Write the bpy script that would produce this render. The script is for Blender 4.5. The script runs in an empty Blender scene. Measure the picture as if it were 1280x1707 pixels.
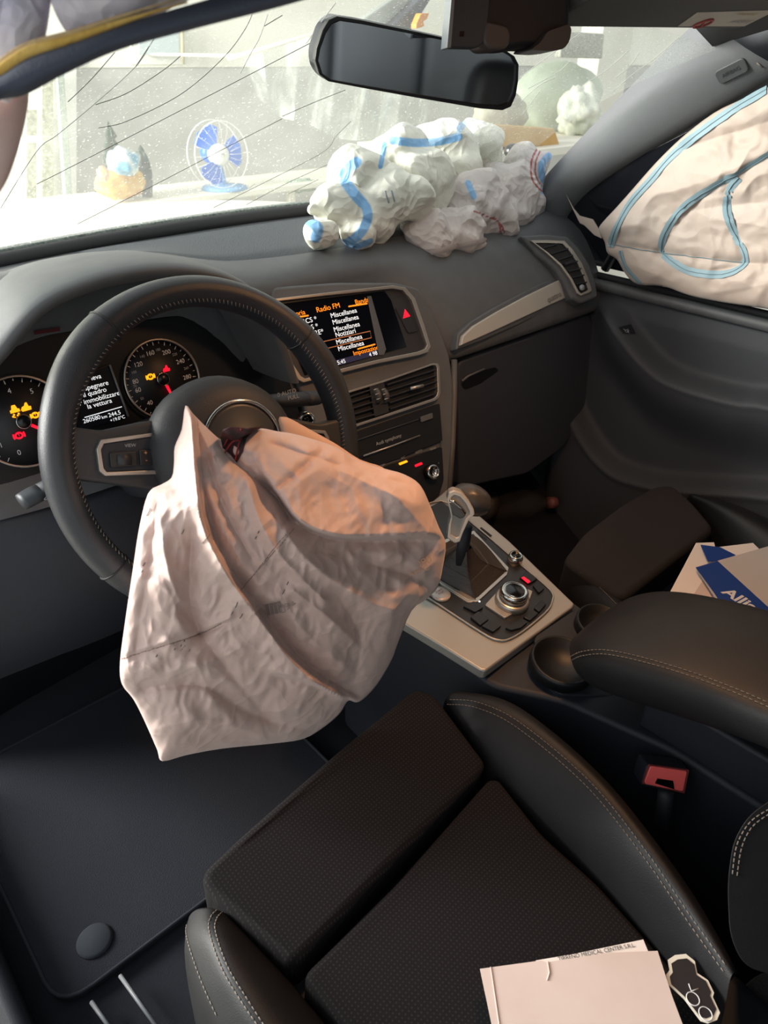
import bpy, bmesh, math, random
import numpy as np
from mathutils import Vector, noise
from mathutils.bvhtree import BVHTree
rad = math.radians
random.seed(7)
SC = bpy.context.scene
COL = SC.collection
# ------------------------------------------------------------------ camera
W, H, F = 1280, 1707, 1194.2
CAM = np.array([-0.7196, -0.1642, 1.1350])
YAW, PITCH, ROLL = rad(42.557), rad(32.630), rad(0.5575)
_f = np.array([math.sin(YAW)*math.cos(PITCH), math.cos(YAW)*math.cos(PITCH), -math.sin(PITCH)])
_r = np.array([math.cos(YAW), -math.sin(YAW), 0.0]); _u = np.cross(_r, _f)
RT = math.cos(ROLL)*_r + math.sin(ROLL)*_u
UP = -math.sin(ROLL)*_r + math.cos(ROLL)*_u
FW = _f
cd = bpy.data.cameras.new('camera'); camo = bpy.data.objects.new('camera', cd); COL.objects.link(camo)
from mathutils import Matrix
camo.matrix_world = Matrix(((RT[0], UP[0], -FW[0], CAM[0]), (RT[1], UP[1], -FW[1], CAM[1]), (RT[2], UP[2], -FW[2], CAM[2]), (0, 0, 0, 1)))
cd.sensor_fit = 'VERTICAL'; cd.sensor_height = 36.0; cd.lens = 36.0*F/H; cd.clip_start = 0.02
cd.dof.use_dof = True; cd.dof.focus_distance = 1.0; cd.dof.aperture_fstop = cd.lens/2.6
SC.camera = camo
# ------------------------------------------------------------------ light
wd = bpy.data.worlds.new('daylight'); SC.world = wd; wd.use_nodes = True
bg = wd.node_tree.nodes['Background']; bg.inputs[0].default_value = (0.92, 0.97, 1.0, 1); bg.inputs[1].default_value = 0.85
def area(name, loc, target, size, power, col, sizey=None):
    l = bpy.data.lights.new(name, 'AREA'); l.energy = power; l.color = col; l.size = size
    if sizey: l.shape = 'RECTANGLE'; l.size_y = sizey
    o = bpy.data.objects.new(name, l); COL.objects.link(o); o.location = loc
    o.rotation_euler = (Vector(target)-Vector(loc)).to_track_quat('-Z', 'Y').to_euler(); return o
area('workshop_window_light', (-3.4, 4.1, 2.3), (1.6, 4.2, 0.6), 2.2, 760, (1.0, 0.99, 0.95))
SC.view_settings.view_transform = 'Standard'; SC.view_settings.look = 'None'
SC.view_settings.exposure = 0.27; SC.view_settings.gamma = 1.0; SC.view_settings.use_curve_mapping = False
SC.cycles.use_denoising = True; SC.cycles.max_bounces = 8; SC.cycles.transparent_max_bounces = 16
SC.cycles.sample_clamp_indirect = 4.0

# ------------------------------------------------------------------ helpers
V = lambda *a: np.array(a, float)
def ray(px, py): return FW + RT*((px-W/2)/F) - UP*((py-H/2)/F)
def at(px, py, x=None, y=None, z=None, d=None):
    r = ray(px, py)
    for i, v in enumerate((x, y, z)):
        if v is not None: return CAM + r*((v-CAM[i])/r[i])
    return CAM + r*d
class Plane:
    def __init__(s, O, a, up):
        s.O = V(*O); s.a = V(*a)/np.linalg.norm(a); s.N = np.cross(s.a, V(*up)); s.N /= np.linalg.norm(s.N)
        if s.N @ (CAM-s.O) < 0: s.N = -s.N
        s.b = np.cross(s.N, s.a)
    def __call__(s, px, py, off=0.0):
        r = ray(px, py); o = s.O+s.N*off
        return CAM + r*(((o-CAM) @ s.N)/(r @ s.N))
    def uv(s, u, v, off=0.0): return s.O+s.a*u+s.b*v+s.N*off
def lin(h):
    h = h.lstrip('#'); c = [int(h[i:i+2], 16)/255 for i in (0, 2, 4)]
    return tuple(x/12.92 if x <= .04045 else ((x+.055)/1.055)**2.4 for x in c)
MATS = {}
def mat(name, col, rough=.6, metal=0, var=None, vscale=8, bump=None, bscale=200, bstr=.2, emit=0, sheen=0, coat=0, spec=.5, perf=0, alpha=None, vwarp=0):
    if name in MATS: return MATS[name]
    m = bpy.data.materials.new(name); m.use_nodes = True; nt = m.node_tree; n = nt.nodes; L = nt.links
    b = n['Principled BSDF']; c = lin(col) if isinstance(col, str) else col
    b.inputs['Base Color'].default_value = (*c, 1); b.inputs['Roughness'].default_value = rough; b.inputs['Metallic'].default_value = metal
    b.inputs['Specular IOR Level'].default_value = spec
    if sheen: b.inputs['Sheen Weight'].default_value = sheen
    if coat: b.inputs['Coat Weight'].default_value = coat
    if emit: b.inputs['Emission Color'].default_value = (*c, 1); b.inputs['Emission Strength'].default_value = emit
    tc = n.new('ShaderNodeTexCoord'); src = tc.outputs['Object']
    if var:
        t = n.new('ShaderNodeTexNoise'); t.inputs['Scale'].default_value = vscale; t.inputs['Detail'].default_value = 5; t.inputs['Distortion'].default_value = vwarp
        rp = n.new('ShaderNodeValToRGB'); rp.color_ramp.elements[0].position = .35; rp.color_ramp.elements[1].position = .65
        rp.color_ramp.elements[0].color = (*lin(var), 1); rp.color_ramp.elements[1].color = (*c, 1)
        L.new(src, t.inputs['Vector']); L.new(t.outputs['Fac'], rp.inputs[0]); L.new(rp.outputs[0], b.inputs['Base Color'])
        if emit: L.new(rp.outputs[0], b.inputs['Emission Color'])
    if perf:                       # regular punched dots, lighter where the backing shows
        mp = n.new('ShaderNodeVectorMath'); mp.operation = 'SCALE'; mp.inputs['Scale'].default_value = perf
        fr = n.new('ShaderNodeVectorMath'); fr.operation = 'FRACTION'; sb = n.new('ShaderNodeVectorMath'); sb.operation = 'SUBTRACT'; sb.inputs[1].default_value = (.5, .5, 0)
        ml = n.new('ShaderNodeVectorMath'); ml.operation = 'MULTIPLY'; ml.inputs[1].default_value = (1, 1, 0)
        ln = n.new('ShaderNodeVectorMath'); ln.operation = 'LENGTH'; cp = n.new('ShaderNodeMath'); cp.operation = 'LESS_THAN'; cp.inputs[1].default_value = .2
        L.new(src, mp.inputs[0]); L.new(mp.outputs[0], fr.inputs[0]); L.new(fr.outputs[0], sb.inputs[0]); L.new(sb.outputs[0], ml.inputs[0]); L.new(ml.outputs[0], ln.inputs[0]); L.new(ln.outputs['Value'], cp.inputs[0])
        mx = n.new('ShaderNodeMix'); mx.data_type = 'RGBA'; mx.inputs[6].default_value = (*c, 1); mx.inputs[7].default_value = (*lin('#2e2b28'), 1)
        L.new(cp.outputs[0], mx.inputs[0]); L.new(mx.outputs[2], b.inputs['Base Color'])
    if bump:
        if bump == 'noise':
            t = n.new('ShaderNodeTexNoise'); t.inputs['Scale'].default_value = bscale; t.inputs['Detail'].default_value = 4; o = t.outputs['Fac']
        elif bump == 'cell':
            t = n.new('ShaderNodeTexVoronoi'); t.inputs['Scale'].default_value = bscale; o = t.outputs['Distance']
        elif bump == 'crease':
            t0 = n.new('ShaderNodeTexNoise'); t0.inputs['Scale'].default_value = bscale*.35; L.new(src, t0.inputs['Vector'])
            ad = n.new('ShaderNodeVectorMath'); ad.operation = 'MULTIPLY_ADD'; ad.inputs[1].default_value = (.12, .12, .12); L.new(t0.outputs['Color'], ad.inputs[0]); L.new(src, ad.inputs[2])
            t = n.new('ShaderNodeTexVoronoi'); t.inputs['Scale'].default_value = bscale; o = t.outputs['Distance']; L.new(ad.outputs[0], t.inputs['Vector'])
        if bump != 'crease': L.new(src, t.inputs['Vector'])
        bp = n.new('ShaderNodeBump'); bp.inputs['Strength'].default_value = bstr; bp.inputs['Distance'].default_value = .002 if bump != 'crease' else .012
        L.new(o, bp.inputs['Height']); L.new(bp.outputs[0], b.inputs['Normal'])
    if alpha is not None: b.inputs['Alpha'].default_value = alpha
    MATS[name] = m; return m
def origin(p):
    o = V(0, 0, 0)
    while p is not None: o = o+V(*p.location); p = p.parent
    return o
def tag(o, label=None, cat=None, group=None, kind=None):
    if label: o['label'] = label
    if cat: o['category'] = cat
    if group: o['group'] = group
    if kind: o['kind'] = kind
    return o
def thing(name, label, cat, loc, group=None, kind=None):
    o = bpy.data.objects.new(name, None); COL.objects.link(o); o.location = tuple(float(c) for c in loc); o.empty_display_size = .02
    return tag(o, label, cat, group, kind)
def mk(name, vs, fs, m, parent=None, smooth=True, bevel=0, seg=3, sub=0, solid=0, label=None, fix=True):
    vs = np.asarray(vs, float); o0 = origin(parent)
    me = bpy.data.meshes.new(name); me.from_pydata((vs-o0).tolist(), [], [list(map(int, f)) for f in fs])
    if fix:
        bm = bmesh.new(); bm.from_mesh(me); bmesh.ops.recalc_face_normals(bm, faces=bm.faces); bm.to_mesh(me); bm.free()
    if m: me.materials.append(m)
    if smooth: me.polygons.foreach_set('use_smooth', [True]*len(me.polygons))
    o = bpy.data.objects.new(name, me); COL.objects.link(o); o.parent = parent
    if solid: s = o.modifiers.new('solid', 'SOLIDIFY'); s.thickness = abs(solid); s.offset = -1 if solid > 0 else 1
    if bevel:
        s = o.modifiers.new('bevel', 'BEVEL'); s.width = bevel; s.segments = seg; s.limit_method = 'ANGLE'; s.angle_limit = rad(28)
        if smooth and not sub:
            s.harden_normals = True
    if sub: s = o.modifiers.new('sub', 'SUBSURF'); s.levels = s.render_levels = sub
    if label: o['label'] = label
    return o
def slab(name, pts, N, t, m, parent=None, bevel=.002, seg=3, **k):
    pts = [V(*p) for p in pts]; N = V(*N)/np.linalg.norm(N); n = len(pts)
    vs = pts+[p-N*t for p in pts]
    fs = [list(range(n)), list(range(2*n-1, n-1, -1))]+[[i, i+n, (i+1) % n+n, (i+1) % n] for i in range(n)]
    if not bevel: k.setdefault('smooth', False)
    return mk(name, vs, fs, m, parent, bevel=bevel, seg=seg, **k)
def box(name, c, s, m, parent=None, bevel=.002, ax=None, **k):
    c = V(*c); a, b, d = ax if ax else (V(1, 0, 0), V(0, 1, 0), V(0, 0, 1)); s = V(*s)/2
    p = [c-a*s[0]-b*s[1]+d*s[2], c+a*s[0]-b*s[1]+d*s[2], c+a*s[0]+b*s[1]+d*s[2], c-a*s[0]+b*s[1]+d*s[2]]
    return slab(name, p, d, 2*s[2], m, parent, bevel, **k)
def ring(name, outer, inner, N, t, m, parent=None, bevel=.001, **k):
    n = len(outer); N = V(*N)/np.linalg.norm(N); o = [V(*p) for p in outer]; i_ = [V(*p) for p in inner]
    vs = o+i_+[p-N*t for p in o]+[p-N*t for p in i_]; fs = []
    for i in range(n):
        j = (i+1) % n
        fs += [[i, j, n+j, n+i], [2*n+i, 3*n+i, 3*n+j, 2*n+j], [i, 2*n+i, 2*n+j, j], [n+i, n+j, 3*n+j, 3*n+i]]
    return mk(name, vs, fs, m, parent, bevel=bevel, seg=2, **k)
def cr(pts, n=8, closed=False):
    P = [V(*p) for p in pts]; out = []; N = len(P)
    for i in range(N if closed else N-1):
        g = (lambda k: P[k % N]) if closed else (lambda k: P[max(0, min(N-1, k))])
        a, b, c, d = g(i-1), g(i), g(i+1), g(i+2)
        for j in range(n):
            t = j/n; out.append(.5*((2*b)+(c-a)*t+(2*a-5*b+4*c-d)*t*t+(3*b-a-3*c+d)*t**3))
    if not closed: out.append(P[-1])
    return out
def rnd(pts, r, n=5):
    """round the corners of a closed polygon"""
    P = [V(*p) for p in pts]; N = len(P); out = []
    for i in range(N):
        p = P[i]; a = P[i-1]-p; c = P[(i+1) % N]-p; la, lc = np.linalg.norm(a), np.linalg.norm(c)
        q = min(r, la*.45, lc*.45); A = p+a/la*q; C = p+c/lc*q
        for k in range(n+1):
            t = k/n; out.append((1-t)**2*A+2*t*(1-t)*p+t*t*C)
    return out
def sweep(pts, r, closed=False, n=8, flat=1.0, up=None):
    pts = [V(*p) for p in pts]; N = len(pts); vs = []; fs = []
    rr = r if hasattr(r, '__len__') else [r]*N; pu = V(*up) if up is not None else None
    for i in range(N):
        if closed: t = pts[(i+1) % N]-pts[i-1]
        else: t = pts[min(N-1, i+1)]-pts[max(0, i-1)]
        t = t/(np.linalg.norm(t)+1e-12)
        if pu is None: pu = V(0, 0, 1) if abs(t[2]) < .9 else V(1, 0, 0)
        s = np.cross(t, pu); s /= np.linalg.norm(s)+1e-12; q = np.cross(s, t)
        if up is None: pu = q
        for k in range(n):
            a = 2*math.pi*k/n; vs.append(pts[i]+(s*math.cos(a)+q*math.sin(a)*flat)*rr[i])
    for i in range(N if closed else N-1):
        j = (i+1) % N
        for k in range(n): fs.append([i*n+k, i*n+(k+1) % n, j*n+(k+1) % n, j*n+k])
    if not closed: fs += [list(range(n)), list(range((N-1)*n, N*n))]
    return vs, fs
def tube(name, pts, r, m, parent=None, closed=False, n=8, flat=1.0, up=None, **k):
    vs, fs = sweep(pts, r, closed, n, flat, up); return mk(name, vs, fs, m, parent, **k)
def lathe(name, c, axis, prof, m, parent=None, n=28, **k):
    """prof: (radius, height along axis)"""
    c = V(*c); ax = V(*axis)/np.linalg.norm(axis); s = np.cross(ax, V(0, 0, 1) if abs(ax[2]) < .9 else V(1, 0, 0)); s /= np.linalg.norm(s); q = np.cross(ax, s)
    vs = []; fs = []
    for r, h in prof:
        for i in range(n):
            a = 2*math.pi*i/n; vs.append(c+ax*h+(s*math.cos(a)+q*math.sin(a))*max(r, 1e-5))
    for j in range(len(prof)-1):
        for i in range(n): fs.append([j*n+i, j*n+(i+1) % n, (j+1)*n+(i+1) % n, (j+1)*n+i])
    fs += [list(range(n)), list(range((len(prof)-1)*n, len(prof)*n))]
    return mk(name, vs, fs, m, parent, **k)
def loft(name, rows, m, parent=None, closed=False, **k):
    n = len(rows[0]); vs = [p for r in rows for p in r]; fs = []
    for i in range(len(rows)-1):
        for j in range(n if closed else n-1):
            fs.append([i*n+j, i*n+(j+1) % n, (i+1)*n+(j+1) % n, (i+1)*n+j])
    return mk(name, vs, fs, m, parent, **k)
def text(name, s, pos, a, b, h, m, parent=None, align='CENTER', ext=0, bold=0, **k):
    cu = bpy.data.curves.new(name, 'FONT'); cu.body = s; cu.size = h; cu.align_x = align; cu.align_y = 'CENTER'; cu.extrude = ext; cu.offset = bold
    o = bpy.data.objects.new(name, cu); COL.objects.link(o)
    me = bpy.data.meshes.new_from_object(o); bpy.data.objects.remove(o)
    n = len(me.vertices); co = np.empty(n*3); me.vertices.foreach_get('co', co); co = co.reshape(-1, 3)
    a = V(*a)/np.linalg.norm(a); b = V(*b)-a*(V(*b) @ a); b /= np.linalg.norm(b); N = np.cross(a, b)
    vs = V(*pos)+co[:, :1]*a+co[:, 1:2]*b+co[:, 2:3]*N
    fs = [list(p.vertices) for p in me.polygons]; bpy.data.meshes.remove(me)
    return mk(name, vs, fs, m, parent, smooth=False, fix=False, **k)
class Surf:
    """ray-casts a photographed point onto a built object"""
    def __init__(s, *objs):
        bpy.context.view_layer.update(); dg = bpy.context.evaluated_depsgraph_get(); s.t = []
        for o in objs: s.t.append((BVHTree.FromObject(o, dg), V(*o.matrix_world.translation)))
    def __call__(s, px, py):
        best = None; d = Vector(ray(px, py)).normalized()
        for t, o in s.t:
            h = t.ray_cast(Vector(CAM-o), d)
            if h[0] is not None and (best is None or h[3] < best[2]): best = (V(*h[0])+o, V(*h[1]), h[3])
        if best is None: return None
        p, n, _ = best
        if n @ (CAM-p) < 0: n = -n
        return p, n
def ribbon(name, pxs, surf, w, m, parent=None, off=.001, closed=False, n=8, smooth_path=True, th=0.0):
    q = cr([(*p, 0) for p in pxs], n, closed) if smooth_path else [V(*p, 0) for p in pxs]
    L = [surf(p[0], p[1]) for p in q]; L = [l for l in L if l]
    if len(L) < 2: return None
    vs = []; fs = []
    for i, (p, nn) in enumerate(L):
        t = L[min(i+1, len(L)-1)][0]-L[max(i-1, 0)][0]; t /= np.linalg.norm(t)+1e-9
        s = np.cross(t, nn); s /= np.linalg.norm(s)+1e-9
        ww = w if not callable(w) else w(i/(len(L)-1))
        vs += [p+s*ww/2+nn*off, p+nn*off*1.5, p-s*ww/2+nn*off]
    for i in range(len(L)-1): fs += [[3*i, 3*i+1, 3*i+4, 3*i+3], [3*i+1, 3*i+2, 3*i+5, 3*i+4]]
    return mk(name, vs, fs, m, parent, solid=th)
def stitches(name, pxs, surf, m, parent, step=.0055, ln=.0036, r=.0006, off=.0006):
    q = cr([(*p, 0) for p in pxs], 14); L = [surf(p[0], p[1]) for p in q]; L = [l for l in L if l]
    P = np.array([l[0]+l[1]*off for l in L]); d = np.r_[0, np.cumsum(np.linalg.norm(np.diff(P, axis=0), axis=1))]
    vs = []; fs = []; s = 0
    ip = lambda t: np.array([np.interp(t, d, P[:, k]) for k in range(3)])
    while s+ln < d[-1]:
        v, f = sweep([ip(s), ip(s+ln/2), ip(s+ln)], r, n=4); b = len(vs); vs += v; fs += [[i+b for i in g] for g in f]; s += step
    o = mk(name, vs, fs, m, parent); o['kind'] = 'stuff'; return o
PX = lambda pl, pts, off=0: [pl(x, y, off) for x, y in pts]
def crumple(p, sc, seed=0):
    q = Vector((p[0]*sc+seed, p[1]*sc, p[2]*sc)); q = q+.45*noise.noise_vector(q*.8)
    d = noise.voronoi(q)[0]; return d[0]
# ------------------------------------------------------------------ materials
M_dash = mat('dash_plastic', '#5b5d5f', .52, bump='noise', bscale=1100, bstr=.2, var='#555759', vscale=30)
M_dash2 = mat('dash_recess', '#44484d', .65, bump='cell', bscale=420, bstr=.35)
M_dark = mat('dark_plastic', '#1d2129', .6, bump='noise', bscale=700, bstr=.15)
M_blk = mat('gloss_black', '#0a0b0d', .18)
M_leather = mat('black_leather', '#1b1b1d', .52, bump='cell', bscale=1100, bstr=.14, var='#171719', vscale=20, spec=.4)
M_rim = mat('rim_leather', '#25272c', .40, bump='cell', bscale=1300, bstr=.16, var='#2c2e32', vscale=14)
M_suede = mat('seat_suede', '#282425', .95, bump='noise', bscale=500, bstr=.2, var='#221f20', vscale=9)
M_perf = mat('perforated_suede', '#191719', .95, perf=230, spec=.2)
M_carpet = mat('carpet', '#0f131c', 1.0, bump='noise', bscale=600, bstr=.6)
M_silver = mat('brushed_aluminium', '#a9a59d', .42, .55, bump='noise', bscale=300, bstr=.04)
M_strip = mat('decor_aluminium', '#bcb7ad', .5, .25)
M_chrome = mat('chrome', '#c9c6c0', .18, 1.0)
M_satin = mat('satin_chrome', '#b3aea6', .35, .8)
M_stitch = mat('stitch_thread', '#7a726a', .8)
M_grey = mat('grey_print', '#9aa0a3', .7)
M_white = mat('white_print', '#d8d8d8', .7)
E_white = mat('lit_white', '#e8ecef', .6, emit=.8)
E_orange = mat('lit_orange', '#ff8a1a', .6, emit=1.0)
E_amber = mat('lit_amber', '#ffa414', .6, emit=1.2)
E_red = mat('lit_red', '#ff1230', .6, emit=1.0)
M_head = mat('headliner', '#45464a', .95, bump='noise', bscale=500, bstr=.2)
M_pillar = mat('pillar_fabric', '#66686a', .85, bump='noise', bscale=500, bstr=.2)
M_bagp = mat('airbag_pink', '#d8bdb2', .62, bump='crease', bscale=34, bstr=.22, var='#ceb2a8', vscale=6, sheen=.2)
M_bagw = mat('airbag_cream', '#e6e4d6', .5, bump='crease', bscale=40, bstr=.5, sheen=.1)
M_bagg = mat('airbag_grey', '#cfc6c2', .55, bump='crease', bscale=40, bstr=.5, sheen=.2)
M_bagc = mat('airbag_curtain', '#c2b1a5', .6, bump='crease', bscale=16, bstr=.2, var='#b9a699', vscale=5, sheen=.2)
M_blue = mat('seam_blue', '#7fb2e0', .55)
M_blue2 = mat('seam_blue_dark', '#88a2ac', .6)
M_red = mat('seam_red', '#b0504c', .6)
M_paper = mat('paper', '#e4dcd6', .8)
M_ink = mat('ink', '#2a2a30', .8)
#BODY
# ================================================================== STRUCTURE
# ---- car floor, roof, bulkhead
fl = box('floor', (0, -.2, -.02), (1.56, 2.8, .04), M_carpet, bevel=.004); tag(fl, 'dark carpeted floor of the car footwells', kind='structure')
bh = loft('bulkhead', [[V(x, 1.16-.1*x*x, z) for x in np.linspace(-.78, .78, 9)] for z in (-.02, .3, .5, .72)], M_dark, solid=.03)
bh.name = 'wall_front'; tag(bh, 'dark bulkhead of the car behind the footwells', kind='structure')
def roofz(x, y): return 1.30-.09*(abs(x)/.62)**3-.07*max(0, (y-.05)/.45)**2-.05*max(0, (-y-.6)/.9)**2
rr = [[V(x, y, roofz(x, y)) for x in np.linspace(-.60, .60, 13)] for y in np.linspace(-1.7, .50, 16)]
ce = loft('ceiling', rr, M_head, solid=-.03); tag(ce, 'grey fabric headliner under the car roof', kind='structure')
# roof edge behind the windscreen top (header rail), kept above the view
# ---- windscreen
def ws(px, py):
    """windscreen surface: plane leaning back, gently bowed"""
    return None
WB = lambda x: V(x, 1.115-.30*x*x, .872)
WT = lambda x: V(x*.86, .50-.05*x*x, 1.19-.10*x*x)
rows = []
for k in range(13):
    t = k/12; rows.append([WB(x)*(1-t)+WT(x)*t+V(0, .06, .05)*math.sin(math.pi*t)*(1-(x/.72)**2*.6) for x in np.linspace(-.72, .668, 25)])
gm = bpy.data.materials.new('dusty_windscreen_glass'); gm.use_nodes = True; nt = gm.node_tree; n = nt.nodes; L = nt.links
for q in list(n): n.remove(q)
out = n.new('ShaderNodeOutputMaterial'); tr = n.new('ShaderNodeBsdfTransparent'); tr.inputs[0].default_value = (.93, .96, .94, 1)
gl = n.new('ShaderNodeBsdfGlossy'); gl.inputs['Roughness'].default_value = .05; df = n.new('ShaderNodeBsdfTranslucent'); df.inputs[0].default_value = (.95, .95, .88, 1)
d2 = n.new('ShaderNodeBsdfDiffuse'); d2.inputs[0].default_value = (.8, .8, .76, 1); ad = n.new('ShaderNodeMixShader'); ad.inputs[0].default_value = .35
m1 = n.new('ShaderNodeMixShader'); m2 = n.new('ShaderNodeMixShader'); m1.inputs[0].default_value = .04
tc = n.new('ShaderNodeTexCoord'); no = n.new('ShaderNodeTexNoise'); no.inputs['Scale'].default_value = 5; no.inputs['Detail'].default_value = 6
n2 = n.new('ShaderNodeTexNoise'); n2.inputs['Scale'].default_value = 260; n2.inputs['Detail'].default_value = 2
r1 = n.new('ShaderNodeMapRange'); r1.inputs[1].default_value = .35; r1.inputs[2].default_value = .7; r1.inputs[3].default_value = .11; r1.inputs[4].default_value = .25
r2 = n.new('ShaderNodeMapRange'); r2.inputs[1].default_value = .62; r2.inputs[2].default_value = .72; r2.inputs[3].default_value = 0; r2.inputs[4].default_value = .35
sm = n.new('ShaderNodeMath'); sm.operation = 'ADD'
L.new(tc.outputs['Object'], no.inputs['Vector']); L.new(tc.outputs['Object'], n2.inputs['Vector']); L.new(no.outputs[0], r1.inputs[0]); L.new(n2.outputs[0], r2.inputs[0])
L.new(r1.outputs[0], sm.inputs[0]); L.new(r2.outputs[0], sm.inputs[1]); L.new(sm.outputs[0], m2.inputs[0])
L.new(tr.outputs[0], m1.inputs[1]); L.new(gl.outputs[0], m1.inputs[2]); L.new(m1.outputs[0], m2.inputs[1]); L.new(df.outputs[0], ad.inputs[1]); L.new(d2.outputs[0], ad.inputs[2]); L.new(ad.outputs[0], m2.inputs[2]); L.new(m2.outputs[0], out.inputs[0])
win = loft('window_1', rows, gm); tag(win, 'dusty cracked windscreen glass', kind='structure')
WS = Surf(win)
M_crd = mat('crack_dark', '#6f736c', .5); M_crw = mat('crack_white', '#f2f4ee', .4)
CR = [(0, [(60, 305), (110, 280), (300, 182), (530, 62)]), (0, [(128, 372), (260, 305), (400, 232), (470, 196)]),
      (0, [(163, 211), (210, 200), (300, 155), (370, 95), (408, 45), (424, 8)]), (0, [(158, 172), (210, 153), (270, 115), (300, 90)]),
      (1, [(0, 345), (60, 250), (95, 222), (155, 172), (225, 108), (255, 62), (268, 55)]), (0, [(112, 167), (150, 130), (190, 84)]),
      (1, [(400, 120), (418, 85), (432, 60), (446, 20)]), (1, [(510, 70), (532, 38), (560, 0)]), (0, [(355, 345), (450, 298), (538, 252), (560, 225), (585, 200)]),
      (0, [(410, 340), (480, 303), (570, 262)]), (0, [(470, 192), (520, 170), (575, 148)]), (0, [(440, 40), (470, 22)]), (0, [(225, 108), (250, 70), (262, 52)]),
      (1, [(866, 128), (900, 102), (967, 53)]), (1, [(880, 146), (930, 118), (950, 100)]), (1, [(1022, 150), (1060, 118), (1092, 95), (1136, 56)]), (1, [(985, 132), (1015, 112), (1048, 82)]),
      (1, [(1026, 128), (1050, 108), (1066, 86)]), (1, [(868, 168), (900, 140), (925, 128)]), (0, [(480, 322), (530, 298)]), (1, [(870, 190), (885, 170), (900, 150)]), (1, [(415, 312), (424, 305)])]
for w_, p in CR:
    c = ribbon('crack', p, WS, .0006 if w_ == 0 else .0010, (M_crd, M_crw)[w_], win, off=.0015)
    if c: c['label'] = 'fine crack line in the windscreen'
# black rubber band and dusty strip at the foot of the glass
tube('window_seal', [WB(x)+V(0, -.03, -.004) for x in np.linspace(-.70, .70, 30)], .016, mat('rubber', '#222225', .7), win, flat=.8)
tube('dust_strip', [WB(x)+V(0, .0, .004) for x in np.linspace(-.70, .70, 30)], .009, mat('dusty_frit', '#596260', .9, var='#8b938c', vscale=200), win, flat=.6)
# ---- passenger pillar
Lp = [(852, 398), (880, 352), (915, 310), (1000, 222), (1100, 122), (1190, 38)]
Rp = [(905, 420), (945, 362), (985, 318), (1060, 268), (1150, 212), (1310, 118)]
A = [at(*p, x=x) for p, x in zip(Lp, (.70, .695, .685, .66, .63, .60))]
B = [at(*p, x=x) for p, x in zip(Rp, (.715, .71, .70, .685, .665, .64))]
A = cr(A, 5); B = cr(B, 5); rows = []
for a, b in zip(A, B):
    d = b-a; nrm = V(-.85, -.35, -.25); nrm /= np.linalg.norm(nrm)
    rows.append([a+V(.05, .05, .01), a, a+d*.12+nrm*.012, a+d*.45+nrm*.020, a+d*.8+nrm*.010, b, b+V(.05, -.005, .0)])
pil = loft('trim_1', rows, M_pillar, sub=1); tag(pil, 'grey trim of the passenger side windscreen pillar', kind='structure')
PS = Surf(pil)
q = PS(1220, 118)
if q:
    p, nn = q; a = PS(1240, 108)[0]-PS(1200, 128)[0]; a /= np.linalg.norm(a); b = np.cross(nn, a)
    cap = slab('airbag_badge', rnd([p-a*.026-b*.012, p+a*.026-b*.012, p+a*.026+b*.012, p-a*.026+b*.012], .008)  , nn, .006, mat('badge_plastic', '#4a4c4e', .6), pil, bevel=.002)
    for v in cap.data.vertices: v.co += Vector(nn*.003)
    text('lettering', 'AIRBAG', p+nn*.0036, a, b, .009, mat('badge_ink', '#2c2e30', .6), cap)
tube('pillar_seam', [PS(*p)[0]+PS(*p)[1]*.001 for p in [(1222, 52), (1236, 75), (1262, 104), (1272, 112)] if PS(*p)], .0012, M_stitch, pil)
# ---- driver pillar (out of view to the left) and rear shell
dp = [V(-.715, .90, .86), V(-.66, .66, 1.03), V(-.61, .48, 1.13), V(-.60, .30, 1.19)]
o = slab('trim_8', [at(*p, x=.66) for p in [(1205, 20), (1340, 20), (1340, 170), (1270, 128), (1232, 96)]], (-1, 0, 0), .02, M_pillar, bevel=.004); tag(o, 'grey roof corner trim above the pillar', kind='structure')
o = tube('trim_7', cr([V(.655, .36, 1.165), V(.65, .28, 1.19), V(.625, 0, 1.21), V(.615, -.5, 1.20), V(.59, -1.5, 1.14)], 6), .035, M_pillar); tag(o, 'grey roof rail above the passenger window', kind='structure')
o = tube('trim_2', cr(dp, 5), .035, M_pillar); tag(o, 'driver side windscreen pillar trim', kind='structure')
# ================================================================== OUTSIDE THE WINDSCREEN
def lump(name, c, r, m, parent=None, amp=.15, sc=3, sub=4, basis=None, **k):
    bm = bmesh.new(); bmesh.ops.create_icosphere(bm, subdivisions=sub, radius=1); vs = []
    r = V(*r) if hasattr(r, '__len__') else V(r, r, r); bx = basis if basis is not None else np.eye(3)
    for v in bm.verts:
        p = V(*v.co); f = 1+amp*(noise.noise(Vector(p*sc)+Vector((c[0]*7, c[1]*7, c[2]*7)))+.6*(crumple(p, sc*1.3, c[0]*3)-.4)); vs.append(V(*c)+(p*f*r) @ bx)
    fs = [[v.index for v in f.verts] for f in bm.faces]; bm.free()
    return mk(name, vs, fs, m, parent, fix=False, **k)
GZ = -.45
g = box('ground', (2.5, 2.5, GZ-.05), (16, 12, .1), mat('concrete', '#b9b6ab', .9, var='#a5a298', vscale=2), bevel=0); tag(g, 'pale concrete workshop ground', kind='structure')
YW = 5.4
M_wl = mat('wall_grey_paint', '#b9b8b0', .9, var='#aeada4', vscale=3); M_wu = mat('wall_cream_paint', '#e4e1d2', .9, var='#dbd8c8', vscale=2)
zl = at(420, 112, y=YW)[2]
wl = box('wall_back', (3, YW+.1, (GZ+zl)/2), (14, .2, zl-GZ), M_wl, bevel=.004); tag(wl, 'grey lower half of the workshop wall', kind='structure')
box('upper_paint_band', (3, YW+.095, zl+1.2), (14, .21, 2.4), M_wu, wl, bevel=.004)
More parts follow.
